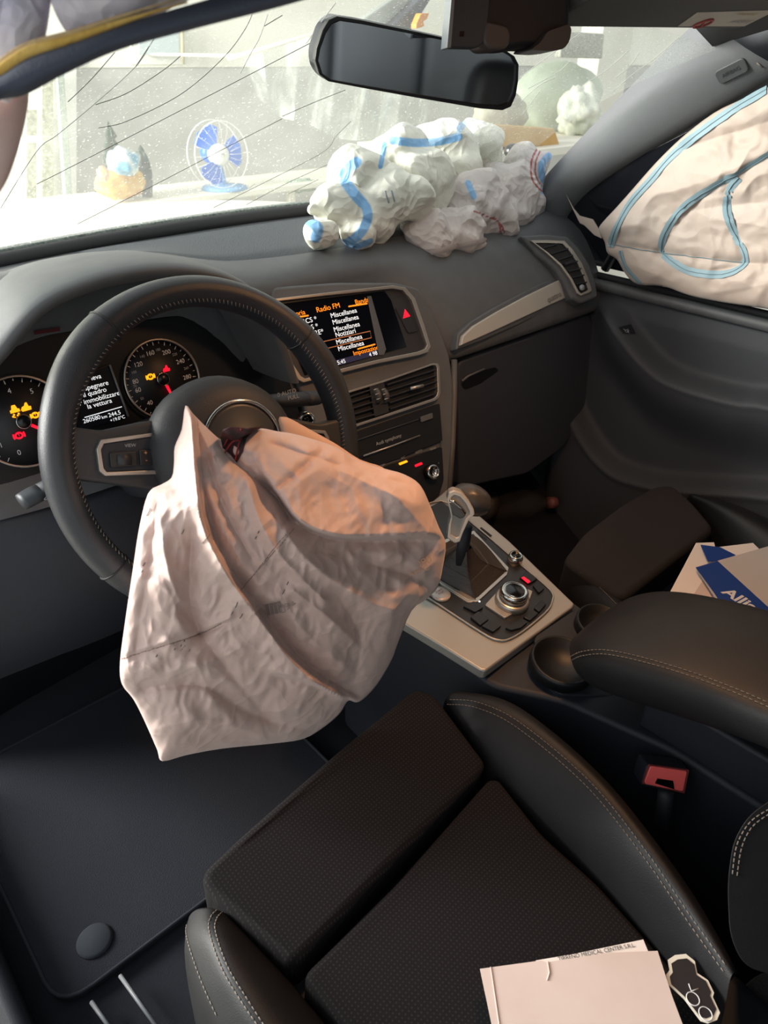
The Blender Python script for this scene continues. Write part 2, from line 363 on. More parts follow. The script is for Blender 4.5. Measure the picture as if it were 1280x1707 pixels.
M_wf = mat('white_frame_paint', '#eceadf', .6); M_pane = mat('workshop_pane', '#b7c4c4', .2); M_olv = mat('olive_pane', '#8f8f78', .4, var='#b9b9a4', vscale=40)
def rect(x0, y0, x1, y1, Y, sk=0): return [at(x0, y0, y=Y), at(x1, y0, y=Y), at(x1+sk, y1, y=Y), at(x0+sk, y1, y=Y)]
NB = (0, -1, 0)
w2 = slab('window_2', rect(218, 30, 307, 108, YW-.02), NB, .05, M_wf, bevel=.005); tag(w2, 'white framed window high in the workshop wall', kind='structure')
slab('pane', rect(232, 38, 298, 92, YW-.072), NB, .012, M_pane, w2, bevel=.001)
tube('window_edge', [at(303, 30, y=YW-.08), at(305, 107, y=YW-.08)], .012, mat('frame_edge_khaki', '#a89f7c', .8), w2)  # khaki tube down the right edge of the window frame
d2_ = slab('door_1', rect(34, 90, 128, 350, YW-.05), NB, .06, M_wf, bevel=.005); tag(d2_, 'white framed glazed workshop door at the left', kind='structure')
for r_ in [(44, 183, 62, 226), (44, 238, 61, 335), (70, 120, 89, 226), (70, 230, 89, 340)]:
    slab('pane', rect(*r_, YW-.11), NB, .015, M_olv, d2_, bevel=.001)
slab('post', rect(94, 110, 106, 340, YW-.14, 16), NB, .05, mat('grey_green_post', '#8f9a8e', .7, var='#aab0a2', vscale=60), d2_, bevel=.004)
# bonnet of the car
bx_ = np.linspace(-.72, .72, 17); br = []
for k in range(9):
    t = k/8; br.append([V(x*(1-.06*t), 1.20-.26*x*x+t*(1.02-.25*x*x), .855-.02*t-.14*t*t-.10*abs(x/.72)**3) for x in bx_])
bo = loft('car_bonnet', br, mat('bonnet_paint', '#d5d3c6', .45, coat=.3, var='#c9c8bd', vscale=3), solid=.02, sub=1); tag(bo, 'pale dusty car bonnet beyond the windscreen', 'bonnet')
# workbench carrying the fan and the bundle
YB = 4.55; zb = at(300, 326, y=YB)[2]
wbn = thing('workbench', 'pale low workbench along the workshop wall', 'bench', (at(300, 326, y=YB)[0], YB, GZ))
M_bench = mat('bench_top', '#d9d5c6', .8)
box('bench_top', (1.9, YB+.2, zb-.02), (4.6, .6, .04), M_bench, wbn, bevel=.006)
for x in (-.3, 1.1, 2.6, 4.1):
    for y in (YB-.05, YB+.45): box('leg', (x, y, (zb-.04+GZ)/2), (.05, .05, zb-.04-GZ), M_bench, wbn, bevel=.004)
# fan
fc = at(362, 257, y=YB); s = ((fc-CAM) @ FW)/F
fan = thing('desk_fan', 'blue bladed fan with white hub standing on the bench', 'fan', (fc[0], fc[1], zb))
M_fb = mat('fan_blue', '#1f6fd8', .35); M_fw = mat('fan_white', '#ecebe2', .4)
for k in range(3):
    a0 = rad(125+120*k); pts = []
    for rr_, da in [(13, -.35), (26, -.62), (40, -.66), (46, -.4), (47, .15), (44, .55), (30, .62), (14, .45)]:
        pts.append(fc+V(math.cos(a0+da)*rr_*s, -.01+.02*da, math.sin(a0+da)*rr_*s))
    slab('blade', pts, NB, .006, M_fb, fan, bevel=.001)
lathe('hub', fc+V(0, -.07, 0), (0, 1, 0), [(0, 0), (9*s, .002), (14*s, .012), (16*s, .03), (16*s, .09)], M_fw, fan)
text('lettering', 'M', fc+V(0, -.0725, 0), (1, 0, 0), (0, 0, 1), 9*s, M_grey, fan)
for yy in (-.06, .04):
    tube('cage_ring', [fc+V(math.cos(a)*50*s, yy, math.sin(a)*50*s) for a in np.linspace(0, 2*math.pi, 40)[:-1]], .0032, M_fw, fan, closed=True, n=6)
for k in range(20):
    a = 2*math.pi*k/20; tube('cage_wire', [fc+V(math.cos(a)*15*s, -.075, math.sin(a)*15*s), fc+V(math.cos(a)*35*s, -.08, math.sin(a)*35*s), fc+V(math.cos(a)*50*s, -.06, math.sin(a)*50*s)], .0009, M_fw, fan, n=4)
lathe('motor_housing', fc+V(0, .05, 0), (0, 1, 0), [(17*s, 0), (16*s, .06), (9*s, .12), (0, .13)], M_fb, fan)
tube('stand', [fc+V(.03, .06, -16*s), fc+V(.05, .05, -40*s), V(fc[0]+.06, fc[1]+.05, zb+.02)], .026, mat('fan_stand_blue', '#6fa0cc', .4), fan)
lathe('base', (fc[0]+.06, fc[1]+.05, zb), (0, 0, 1), [(.16, 0), (.15, .02), (.03, .035)], mat('fan_stand_blue', '#6fa0cc'), fan)
# bundle, tree, bin on the bench
def bb(name, label, cat, px, py, rx, ry, m, Y=YB, amp=.2, sc=2.2, rz=None):
    c = at(px, py, y=Y); s = ((c-CAM) @ FW)/F; return tag(lump(name, c, (rx*s, (rz or min(rx, ry))*s*.8, ry*s), m, amp=amp, sc=sc), label, cat)
bb('cloth_bag', 'crumpled yellow cloth bag heaped on the bench', 'bag', 200, 306, 42, 24, mat('yellow_cloth', '#c88a10', .8, var='#d8c070', vscale=9))
bb('plastic_bag', 'light blue and white plastic bag on top of yellow bag', 'bag', 205, 272, 26, 24, mat('blue_white_plastic', '#3f9cc0', .5, var='#d8ded8', vscale=9, vwarp=1), Y=YB-.02)
bb('cloth_bundle', 'small pink and orange bundle beside blue plastic bag', 'bundle', 172, 290, 10, 12, mat('pink_cloth', '#e08a96', .7, var='#f0d070', vscale=14), Y=YB-.1)
bb('waste_sack', 'dark grey sack slumped beside the yellow bag', 'sack', 240, 290, 13, 38, mat('dark_sack', '#39423f', .6, var='#5a645e', vscale=10), Y=YB+.08)
tp = at(182, 213, y=YB+.15); tb = V(tp[0], tp[1], zb); tree = thing('artificial_tree', 'small dark green artificial fir tree behind the bags', 'tree', (tb[0], tb[1], zb))
tube('trunk', [V(tb[0], tb[1], zb), V(tb[0], tb[1], tp[2]-.06)], .012, mat('bark', '#5a5040', .9), tree, n=6)
M_fir = mat('fir_green', '#22382a', .9, var='#3a5242', vscale=20); hh = tp[2]-zb
for k in range(6):
    z0 = zb+hh*(.12+.145*k); R0 = .15*(1-k/6.5); vs = [V(tb[0], tb[1], z0+hh*.25)]; fs = []
    for j in range(26):
        a = 2*math.pi*j/26; q = R0*(1 if j % 2 else .55)*random.uniform(.85, 1.1); vs.append(V(tb[0]+q*math.cos(a), tb[1]+q*math.sin(a), z0+random.uniform(-.02, .02)))
    fs = [[0, j+1, (j+1) % 26+1] for j in range(26)]+[list(range(26, 0, -1))]; mk('branch_tier', vs, fs, M_fir, tree, smooth=False)
bb('potted_shrub', 'low grey green shrub standing under the plastic sheet', 'shrub', 500, 310, 30, 10, mat('shrub_green', '#7f9a86', .9, var='#a9b8a2', vscale=20), amp=.5, sc=4)
# hanging clear plastic sheet
pm = bpy.data.materials.new('clear_plastic_film'); pm.use_nodes = True; nt = pm.node_tree; n = nt.nodes; L = nt.links
for q in list(n): n.remove(q)
out = n.new('ShaderNodeOutputMaterial'); a_ = n.new('ShaderNodeBsdfTransparent'); b_ = n.new('ShaderNodeBsdfDiffuse'); b_.inputs[0].default_value = (.80, .84, .76, 1); x_ = n.new('ShaderNodeMixShader')
no = n.new('ShaderNodeTexNoise'); no.inputs['Scale'].default_value = 3.5; no.inputs['Distortion'].default_value = 2.5; mr = n.new('ShaderNodeMapRange'); mr.inputs[1].default_value = .35; mr.inputs[2].default_value = .7; mr.inputs[3].default_value = .08; mr.inputs[4].default_value = .5
tc = n.new('ShaderNodeTexCoord'); L.new(tc.outputs['Object'], no.inputs[0]); L.new(no.outputs[0], mr.inputs[0]); L.new(mr.outputs[0], x_.inputs[0]); L.new(a_.outputs[0], x_.inputs[1]); L.new(b_.outputs[0], x_.inputs[2]); L.new(x_.outputs[0], out.inputs[0])
Ys = 4.2; top = cr([(400, 100, 0), (520, 60, 0), (640, 45, 0), (720, 60, 0)], 8); bot = cr([(432, 165, 0), (468, 196, 0), (510, 205, 0), (560, 230, 0), (610, 236, 0), (660, 250, 0), (715, 240, 0)], 4)
rows = []
for k in range(10):
    t = k/9; rows.append([at(*(np.array([np.interp(i/39, np.linspace(0, 1, len(top)), [q[j] for q in top]) for j in (0, 1)])*(1-t)+t*np.array([np.interp(i/39, np.linspace(0, 1, len(bot)), [q[j] for q in bot]) for j in (0, 1)])), y=Ys+.09*math.sin(i*.9+t*2)+.05*math.sin(i*2.3)) for i in range(40)])
ps = loft('plastic_sheet', rows, pm, sub=1); tag(ps, 'clear crinkled plastic sheet hanging across the workshop', 'plastic sheet')
for px_, py_ in ((400, 93), (700, 54)): p_ = at(px_, py_, y=Ys); tube('rail_bracket', [p_, V(p_[0], YW, p_[2])], .010, M_bench, ps, n=6)
tube('hanging_rail', [at(380, 98, y=Ys), at(520, 58, y=Ys), at(640, 43, y=Ys), at(730, 60, y=Ys)], .012, M_bench, ps, n=6)
# stored things at the right
def ext(name, label, cat, poly, Y, t, m, bevel=.01): return tag(slab(name, [at(*p, y=Y) for p in poly], NB, t, m, bevel=bevel), label, cat)
ext('timber_board', 'ochre timber board lying behind the white airbag', 'board', [(815, 207), (925, 214), (935, 245), (812, 245)], 2.6, .12, mat('ochre_wood', '#c9a468', .7, var='#bd9557', vscale=5))
ext('notice_panel', 'dark grey speckled panel fixed on the pale upright', 'panel', [(938, 52), (1008, 56), (1004, 98), (934, 96)], 3.0, .05, mat('speckled_dark', '#8a8b80', .7, var='#b4b4a6', vscale=60))
q0, q1 = at(1008, 30, y=3.6), at(1060, 30, y=3.6); tag(slab('upright_post', [q0, q1, V(q1[0], 3.6, GZ), V(q0[0], 3.6, GZ)], NB, .2, M_wu, bevel=.01), 'pale cream upright post behind speckled panel', 'post')
zr_ = at(872, 246, y=2.6)[2]-.002; rk = thing('storage_rack', 'low storage rack beyond the bonnet holding heaped sacks', 'rack', V(2.1, 2.9, GZ))
xr_ = at(790, 240, y=2.5)[0]
box('shelf', (xr_+1.1, 2.95, zr_-.02), (2.2, .9, .04), M_bench, rk, bevel=.004)
for x in (xr_+.1, xr_+2.1):
    for y in (2.55, 3.35): box('leg', (x, y, (zr_-.04+GZ)/2), (.05, .05, zr_-.04-GZ), M_bench, rk, bevel=.004)
bb('tarpaulin_heap', 'grey green tarpaulin heap seen right of the mirror', 'tarpaulin', 930, 165, 110, 52, mat('tarp_green', '#a3ac97', .7, var='#bcc3ae', vscale=4), Y=3.2, amp=.12, sc=1.6)
bb('sack', 'brown grey rounded sack below the mirror corner', 'sack', 835, 192, 58, 36, mat('sack_brown', '#8d8a78', .8, var='#a9a690', vscale=12), Y=2.9, amp=.15)
bb('film_heap', 'crumpled clear white film heap beside green tarpaulin', 'film', 965, 185, 40, 38, mat('film_white', '#d9dacb', .4, var='#b9bdaa', vscale=8), Y=2.9, amp=.3, sc=3)
ext('steel_brace', 'dark diagonal steel brace seen above the mirror', 'brace', [(652, 45), (704, -5), (722, -5), (686, 52)], 2.2, .08, mat('brace_dark', '#30343c', .5))
ext('grey_plate', 'grey triangular plate beside the diagonal brace', 'plate', [(600, 36), (662, -6), (702, -6), (650, 46)], 2.25, .04, mat('plate_grey', '#8f948c', .6))
ext('orange_hook', 'small orange marker on the diagonal brace', 'marker', [(694, 40), (702, 22), (716, 22), (712, 32), (706, 36), (708, 44), (694, 48)], 2.15, .03, mat('hook_orange', '#d98a2a', .5), bevel=.003)
# ================================================================== DASHBOARD
def lerp(a, b, t): return a+(b-a)*t
def sstep(e0, e1, x): t = np.clip((x-e0)/(e1-e0), 0, 1); return t*t*(3-2*t)
dash = thing('dashboard', 'dark grey soft dashboard running under the windscreen', 'dashboard', (0, .85, .35))
def prof(x):
    h = math.exp(-((x+.37)/(.24 if x < -.37 else .205))**4)              # binnacle hump on the driver side
    c = sstep(.75, .45, abs(x))
    pas = [(1.112-.30*x*x, .862), (1.0-.2*x*x, .860), (.90-.05*x*x, .853), (.84, .846), (.79, .826), (.755, .795), (.725, .755), (.695, .705), (.680, .668), (.684, .655), (.715, .648), (.705, .60), (.69, .50), (.695, .42), (.76, .36), (1.0, .33)]
    drv = [(1.112-.30*x*x, .862), (1.0-.2*x*x, .866), (.90, .885), (.84, .902), (.79, .905), (.77, .88), (.77, .83), (.77, .76), (.76, .70), (.72, .675), (.66, .66), (.63, .60), (.62, .50), (.66, .42), (.76, .36), (1.0, .33)]
    k = math.exp(-((x-.02)/.175)**6)
    return [V(x, lerp(a[0], b[0], h)+(.05*k if 5 <= i <= 12 else 0), lerp(a[1], b[1], h)) for i, (a, b) in enumerate(zip(pas, drv))]
db = loft('dash_body', [prof(x)[:11] for x in np.linspace(-.72, .72, 49)], M_dash, dash, sub=1)
loft('knee_panel', [prof(x)[9:] for x in np.linspace(-.72, .72, 49)], M_dark, dash, sub=1)
DS = Surf(db)
# recessed speaker panel strip near the glass
def pint(x, f):
    P = prof(x); i = int(f); return P[i]*(1-(f-i))+P[i+1]*(f-i)
spr = [[pint(x, f)+V(0, 0, .0035 if 0 < k < 8 and -.295 < x < .435 else -.002) for k, f in enumerate(np.linspace(.35, lerp(2.2, 2.75, sstep(-.3, .1, x)), 9))] for x in np.linspace(-.30, .44, 30)]
loft('speaker_panel', spr, M_dash2, dash)
# instrument binnacle hood
hl = [(-90, 700), (-40, 640), (0, 592), (63, 517), (130, 480), (210, 457), (300, 449), (380, 463), (430, 492), (468, 545), (500, 640)]
lip = cr([at(*p, y=.655) for p in hl], 5)
cen = V(-.38, .655, .76); rows = []
for p in lip:
    d = (p-cen); d[1] = 0; q = d/np.linalg.norm(d)
    rows.append([p-q*.030+V(0, .10, 0), p-q*.020+V(0, .03, 0), p-q*.012+V(0, .006, 0), p+V(0, 0, 0), p+q*.006+V(0, .012, 0), p+q*.008+V(0, .05, 0), p+q*.004+V(0, .12, .0), p-q*.01+V(0, .22, -.01)])
hood = loft('binnacle_hood', rows, M_dash, dash, sub=1)
# ------------------------------------------------ instrument cluster
cl = thing('instrument_cluster', 'lit instrument cluster with dials and warning lamps behind the wheel', 'instrument cluster', (-.40, .74, .68))
CP = Plane((-.311, .735, .763), (1, 0, 0), (0, .30, .954))
slab('backing', rnd(PX(CP, [(-120, 640), (60, 560), (330, 520), (470, 590), (520, 760), (300, 800), (-60, 900), (-150, 860)], -.012), .02), CP.N, .01, mat('cluster_black', '#0e1014', .35), cl)
def uvc(px, py): p = CP(px, py)-CP.O; return p @ CP.a, p @ CP.b
def dial(px, py, R, marks, a0, a1, name, ticks, needle, nl):
    u, v = uvc(px, py); d = thing(name, None, None, CP.uv(u, v)); d.parent = cl; d.location = tuple(CP.uv(u, v)-origin(cl))
    c = CP.uv(u, v)
    lathe('dial_face', c, CP.N, [(0, -.009), (R*.99, -.009), (R*.99, -.011), (0, -.011)], mat('dial_black', '#14161a', .5), d, n=40)
    pt = lambda a, r, o=0: CP.uv(u+math.cos(a)*r, v+math.sin(a)*r, o)
    tube('bezel', [pt(2*math.pi*k/48, R, -.004) for k in range(48)], .0016, M_satin, d, closed=True, n=6)
    for k in range(ticks+1):
        a = a0+(a1-a0)*k/ticks; b_ = k % 2 == 0
        tube('tick', [pt(a, R*.95, -.0085), pt(a, R*(.86 if b_ else .9), -.0085)], .0006, M_white, d, n=4)
    for s_, f, h in marks:
        a = a0+(a1-a0)*f; text('lettering', s_, pt(a, R*.70 if h > .006 else R*.74, -.0083), CP.a, CP.b, h, M_white if h > .006 else M_grey, d)
    lathe('pivot', c, CP.N, [(.0085, -.009), (.0085, -.003), (.007, 0), (0, 0)], mat('pivot_black', '#0b0b0d', .3), d, n=20)
    tube('pivot_ring', [pt(2*math.pi*k/20, .0085, -.003) for k in range(20)], .0009, M_chrome, d, closed=True, n=5)
    tube('needle', [pt(needle, .010, -.004), pt(needle, nl, -.004)], [.0022, .0013], E_red, d, n=5)
    return d, pt
sp = [('40', 20, .0085), ('60', 60, .0085), ('80', 80, .0085), ('120', 120, .0085), ('160', 160, .0085), ('200', 200, .0085), ('240', 240, .0085), ('280', 280, .0085), ('20', 0, .005), ('50', 40, .005), ('70', 70, .005), ('100', 100, .005), ('140', 140, .005), ('180', 180, .005), ('220', 220, .005), ('260', 260, .005)]
dial(274, 632, .054, [(s_, v_/280, h_) for s_, v_, h_ in sp], rad(243), rad(-10), 'speedometer', 26, rad(282), .036)
dial(41, 703, .056, [('1', .08, .009), ('4', .55, .009), ('0', -.05, .009), ('3', .40, .009), ('5', .7, .009)], rad(232), rad(-20), 'rev_counter', 22, rad(318), .046)
def glyph(px, py, w, m, kind, par):
    c = CP(px, py, -.006)
    if kind == 'ring':
        tube('warning_lamp', [c+CP.a*math.cos(t)*w*.6+CP.b*math.sin(t)*w*.5 for t in np.linspace(0, 2*math.pi, 16)[:-1]], .0012, m, par, closed=True, n=5)
        for s_ in (-1, 1): tube('warning_lamp', [c+CP.a*s_*w*.95+CP.b*w*.55*math.sin(t)-CP.a*s_*w*.12*abs(math.sin(t)) for t in np.linspace(-1, 1, 6)], .0010, m, par, n=5)
        text('warning_lamp', '!', c, CP.a, CP.b, w*1.2, m, par)
    elif kind == 'car':
        slab('warning_lamp', [c+CP.a*x*w+CP.b*y*w for x, y in [(-.8, -.1), (-.5, 0), (-.3, .7), (.3, .7), (.5, 0), (.8, -.1), (.8, -.6), (-.8, -.6)]], CP.N, .0008, m, par, bevel=0)
        for s_ in (-.5, .3): tube('warning_lamp', [c+CP.a*w*(s_+.25*math.sin(t*3))+CP.b*w*(-.8-t*.25) for t in np.linspace(0, 2.5, 8)], .0007, m, par, n=4)
    else:
        slab('warning_lamp', [c+CP.a*x*w+CP.b*y*w for x, y in [(-.9, -.3), (-.6, .2), (-.2, .3), (.1, .8), (.4, .8), (.5, .1), (.9, 0), (.8, -.6), (-.7, -.6)]], CP.N, .0008, m, par, bevel=0)
glyph(251, 628, .0065, E_amber, 'ring', cl); glyph(277, 615, .006, E_red, 'box', cl); glyph(24, 682, .007, E_amber, 'car', cl); glyph(43, 679, .007, E_amber, 'box', cl); glyph(32, 726, .007, E_red, 'ring', cl); glyph(59, 692, .006, E_amber, 'ring', cl)
slab('warning_lamp', PX(CP, [(345, 645), (357, 645), (357, 652), (345, 652)], -.006), CP.N, .001, E_red, cl, bevel=0)
slab('warning_lamp', PX(CP, [(56, 552), (100, 546), (100, 552), (58, 558)], -.006), CP.N, .001, mat('dim_red', '#5a1018', .5), cl, bevel=0)
# text display between the dials
slab('display', rnd(PX(CP, [(95, 640), (183, 606), (214, 696), (125, 722)], -.008), .003), CP.N, .003, mat('display_black', '#101218', .25), cl)
tube('display_edge', PX(CP, [(183, 608), (198, 650), (214, 694)], -.006), .0014, mat('edge_grey', '#6d7076', .5), cl, n=6)
dl = CP(214, 690)-CP(130, 714); dl /= np.linalg.norm(dl)
for s_, x, y, h_ in [('la leva', 155, 630, .0088), ('per spegnere', 152, 645, .0088), ('il quadro', 158, 654, .0088), ('per immobilizzare', 161, 665, .0088), ('la vettura', 166, 673, .0088), ('260580', 153, 699, .0078), ('km', 174, 695, .0062), ('244.5', 191, 690, .0078), ('+19.0°C', 196, 698, .0062)]:
    text('lettering', s_, CP(x, y, -.0072), dl, CP.b, h_, E_white, cl)
tube('display_rule', PX(CP, [(141, 696), (203, 678)], -.0072), .0006, E_white, cl, n=4)
# ------------------------------------------------ centre stack
SP = Plane((.15, .69, .70), (math.cos(rad(8)), -math.sin(rad(8)), 0), (.064, .458, .887))
st = thing('centre_stack', 'black centre stack with screen surround, vents and climate panel', 'centre console', (.05, .70, .42))
# the panel body
body = [(452, 478), (560, 470), (660, 470), (700, 480), (722, 520), (750, 590), (757, 640), (755, 740), (748, 830), (735, 862), (560, 862), (520, 760), (505, 660), (455, 570)]
slab('panel', rnd(PX(SP, body, -.010), .012), SP.N, .085, M_dash, st, bevel=.006)
bez_o = [(448, 499), (540, 488), (655, 475.5), (676, 479), (692, 497), (708, 543), (718.5, 578), (714, 587), (700, 592), (630, 606), (560, 624), (506, 638), (498, 634), (474, 596), (455, 568)]
bez_i = [(455, 503), (541, 493), (654, 481), (672, 484), (686, 500), (702, 545), (712, 575), (709, 581), (697, 586), (628, 600), (560, 617), (509, 631), (502, 627), (480, 593), (462, 566)]
ring('screen_bezel', PX(SP, bez_o, .003), PX(SP, bez_i, .003), SP.N, .012, M_satin, st, bevel=.0012)
slab('screen_surround', PX(SP, [(454, 502), (541, 492), (654, 480), (673, 483), (687, 499), (703, 545), (713, 576), (709, 582), (697, 587), (628, 601), (560, 618), (508, 632), (501, 628), (479, 594), (461, 567)], -.004), SP.N, .006, mat('surround_dark', '#2a2c31', .5), st, bevel=.0008)
scn = slab('screen_glass', PX(SP, [(458, 508), (540, 497), (641, 485), (652, 500), (678, 578), (560, 612), (508, 626)], -.0028), SP.N, .002, mat('screen_black', '#0b0e16', .12), st, bevel=.0005)
slab('screen_edge', PX(SP, [(612, 494), (619, 493), (644, 582), (640, 592), (632, 592)], -.0015), SP.N, .003, mat('edge_gloss', '#5c6064', .3), st, bevel=.001)
sa = SP(624, 500)-SP(500, 518); sa = SP(635, 574)-SP(560, 593); sa /= np.linalg.norm(sa)
T = lambda s_, x, y, h_, m_: text('lettering', s_, SP(x, y, -.0022), sa, SP.b, h_, m_, scn)
for s_, x, y in [('Miscellanea', 573, 522), ('Miscellanea', 576, 533), ('Miscellanea', 578, 545), ('Notiziari', 576, 555), ('Miscellanea', 582, 566), ('Miscellanea', 585, 577)]: T(s_, x, y, .0112, E_white)
for s_, x, y in [('* RCS *', 512, 535), ('* RDS *', 514, 547), ('CORE*', 524, 556), ('R 1', 524, 569)]: T(s_, x, y, .0112, E_white)
T('Radio FM', 547, 513, .0118, E_orange); T('Banda', 603, 502, .0112, E_orange); T('memoria', 490, 524, .0112, E_orange); T('Impostazioni', 611, 584, .0105, E_orange); T('15:45', 567, 604, .0095, E_white); T('4 98', 622, 590, .0095, E_white)
for a_, b_, w_ in [((581, 511), (612, 506), .0013), ((488, 530), (514, 526), .0013), ((596, 582), (625, 574), .0013)]: tube('underline', PX(SP, [a_, b_], -.002), w_, E_orange, scn, n=4)
M_selc = mat('selection_frame', '#a8643c', .6, emit=.5)
tube('selection_frame', PX(SP, [(528, 572), (617, 552), (619, 563), (536, 583)], -.002), .0008, M_selc, scn, n=4)
slab('status_bar', PX(SP, [(549, 603), (628, 583), (631, 591), (553, 612)], -.0024), SP.N, .0003, mat('status_blue', '#2a2f52', .4, emit=.15), scn, bevel=0)
slab('hazard_button', rnd(PX(SP, [(659, 513), (676, 509), (698, 552), (681, 556)], -.0015), .004), SP.N, .004, M_dark, st, bevel=.001)
hz = PX(SP, [(672, 531), (675, 515), (684, 527)], -.0008); slab('hazard_triangle', hz, SP.N, .001, E_red, st, bevel=.0003)
# vents
def vent(poly_o, poly_i, pl, par):
    ring('vent_frame', PX(pl, poly_o, .002), PX(pl, poly_i, .002), pl.N, .014, M_satin, par, bevel=.001)
vo = [(566, 656), (640, 634), (722, 605.5), (730, 606), (733, 611), (734.5, 655), (732, 663), (726, 668), (660, 690), (580, 716)]
vi = [(569, 659), (641, 637), (720, 609), (726, 609), (728.5, 613), (730, 652), (728, 659), (723, 664), (659, 685.5), (582, 711)]
vent(vo, vi, SP, st)
slab('vent_recess', PX(SP, vi, -.008), SP.N, .004, mat('vent_black', '#0c0e12', .5), st, bevel=0)
for k in range(5):
    t = (k+.5)/5
    for a_, b_, c_, d_ in [((571, 660), (583, 708), (616, 645), (624, 696)), ((643, 637), (650, 687), (727, 611), (729, 660))]:
        p0 = SP(lerp(a_[0], b_[0], t), lerp(a_[1], b_[1], t), -.0035); p1 = SP(lerp(c_[0], d_[0], t), lerp(c_[1], d_[1], t), -.0035)
        box('vent_slat', (p0+p1)/2, (np.linalg.norm(p1-p0), .0025, .008), M_dark, st, bevel=.0006, ax=((p1-p0)/np.linalg.norm(p1-p0), SP.b, SP.N))
slab('vent_divider', PX(SP, [(616, 644), (640, 636), (649, 687), (625, 695)], 0), SP.N, .008, M_dark, st, bevel=.001)
for x in (627, 640):
    c0 = SP(x, 660, .001); lathe('thumb_wheel', c0-SP.a*.003, SP.a, [(0, 0), (.013, 0), (.013, .006), (0, .006)], mat('wheel_grey', '#4c4a48', .5), st, n=20)
    for k in range(3): tube('wheel_rib', PX(SP, [(x-4+k*2.2, 652+k*8-2), (x+3+k*2.2, 650+k*8-2)], .014), .0009, M_satin, st, n=4)
tube('vent_knob', PX(SP, [(684, 648), (705, 643)], .004), .0032, M_satin, st, n=8)
# audio unit
slab('audio_panel', rnd(PX(SP, [(580, 724), (733, 672), (738, 735), (600, 790)], -.0045), .004), SP.N, .006, mat('audio_black', '#15171b', .4), st, bevel=.001)
tube('disc_slot', PX(SP, [(606, 760), (655, 743), (700, 726)], .001), .0016, M_satin, st, n=6)
tube('panel_groove', PX(SP, [(592, 735), (650, 715), (698, 699)], .0), .001, mat('groove', '#3a3c40', .5), st, n=5)
slab('eject_button', rnd(PX(SP, [(701, 695), (721, 688), (722, 697), (703, 704)], .0), .002), SP.N, .004, mat('button_grey', '#55575a', .5), st, bevel=.0008)
va = SP(733, 672)-SP(580, 724); va /= np.linalg.norm(va)
text('lettering', 'Audi symphony', SP(648, 733, .0), va, SP.b, .0085, M_grey, st)
tube('panel_groove', PX(SP, [(610, 785), (680, 762), (734, 745), (736, 735)], -.003), .0012, mat('groove', '#3a3c40'), st, n=5)
# climate panel
slab('climate_panel', rnd(PX(SP, [(600, 792), (737, 745), (740, 800), (725, 850), (620, 860)], -.0045), .004), SP.N, .006, mat('audio_black', '#15171b'), st, bevel=.001)
slab('climate_lamp', rnd(PX(SP, [(665, 772), (678, 767), (680, 770), (667, 775.5)], -.002), .001), SP.N, .002, E_amber, st, bevel=.0003)
slab('climate_lamp', rnd(PX(SP, [(692, 775), (703, 770.5), (704.5, 774), (693, 778.5)], -.002), .001), SP.N, .002, E_red, st, bevel=.0003)
for s_, x, y in [('A/C', 672, 763), ('AUTO', 698, 753), ('OFF', 638, 776), ('REAR', 722, 748), ('+', 731, 772)]: text('lettering', s_, SP(x, y, .0), va, SP.b, .0055, M_grey, st)
kc = SP(715, 787, -.004); lathe('climate_knob', kc, SP.N, [(.0125, 0), (.0125, .012), (.0115, .016), (.008, .0165), (.008, .013), (0, .013)], M_blk, st)
lathe('knob_ring', kc, SP.N, [(.0118, .010), (.0132, .011), (.0128, .016), (.0110, .0172), (.0085, .0168), (.0085, .014)], M_chrome, st)
# lower right of the stack side: vertical edge trim
tube('stack_edge', PX(SP, [(757, 600), (757, 660), (754, 740), (748, 822)], -.012), .006, mat('edge_plastic', '#54504c', .5), st, n=8)
# ------------------------------------------------ passenger side of dash
gp = thing('glovebox', 'dark glovebox lid with a slim handle below silver trim', 'glovebox', (.42, .66, .38))
GP = Plane((.42, .682, .55), (1, 0, 0), (0, .08, 1))
slab('lid', rnd(PX(GP, [(764, 602), (880, 562), (980, 516), (996, 560), (985, 680), (940, 745), (880, 790), (766, 815)], 0), .02), GP.N, .03, mat('lid_plastic', '#3c4048', .6, bump='noise', bscale=700, bstr=.15), gp, bevel=.006)
slab('handle_recess', rnd(PX(GP, [(768, 640), (795, 620), (826, 612), (832, 618), (800, 640), (775, 650)], .001), .006), GP.N, .006, mat('recess_black', '#101216', .5), gp, bevel=.001)
tube('handle_edge', PX(GP, [(770, 635), (780, 627), (807, 615)], .003), .0022, mat('handle_grey', '#6d7074', .4), gp, n=6)
ds = thing('decor_strip', 'brushed silver decor strip curving across the passenger dashboard', 'trim strip', at(860, 530, y=.70))
DP = Plane((.43, .694, .705), (.985, .05, 0), (0, .42, .9))
strip = [(769, 576), (772, 560), (790, 543), (830, 519), (880, 492), (935, 465.5), (941, 466), (946, 474), (949, 488), (945, 496), (920, 507), (860, 535), (810, 558)]
slab('inlay', PX(DP, strip, .008), DP.N, .012, M_strip, ds, bevel=.002)
slab('surround', PX(DP, [(761, 584), (764, 556), (786, 535), (830, 509), (880, 483), (935, 457), (946, 458), (954, 472), (957, 494), (950, 502), (920, 515), (860, 544), (800, 570)], .001), DP.N, .02, M_dash, ds, bevel=.004)
text('lettering', 'quattro', DP(924, 495, .0088), DP(945, 484)-DP(900, 506), DP.b, .017, mat('badge_grey', '#6a6864', .4), ds)
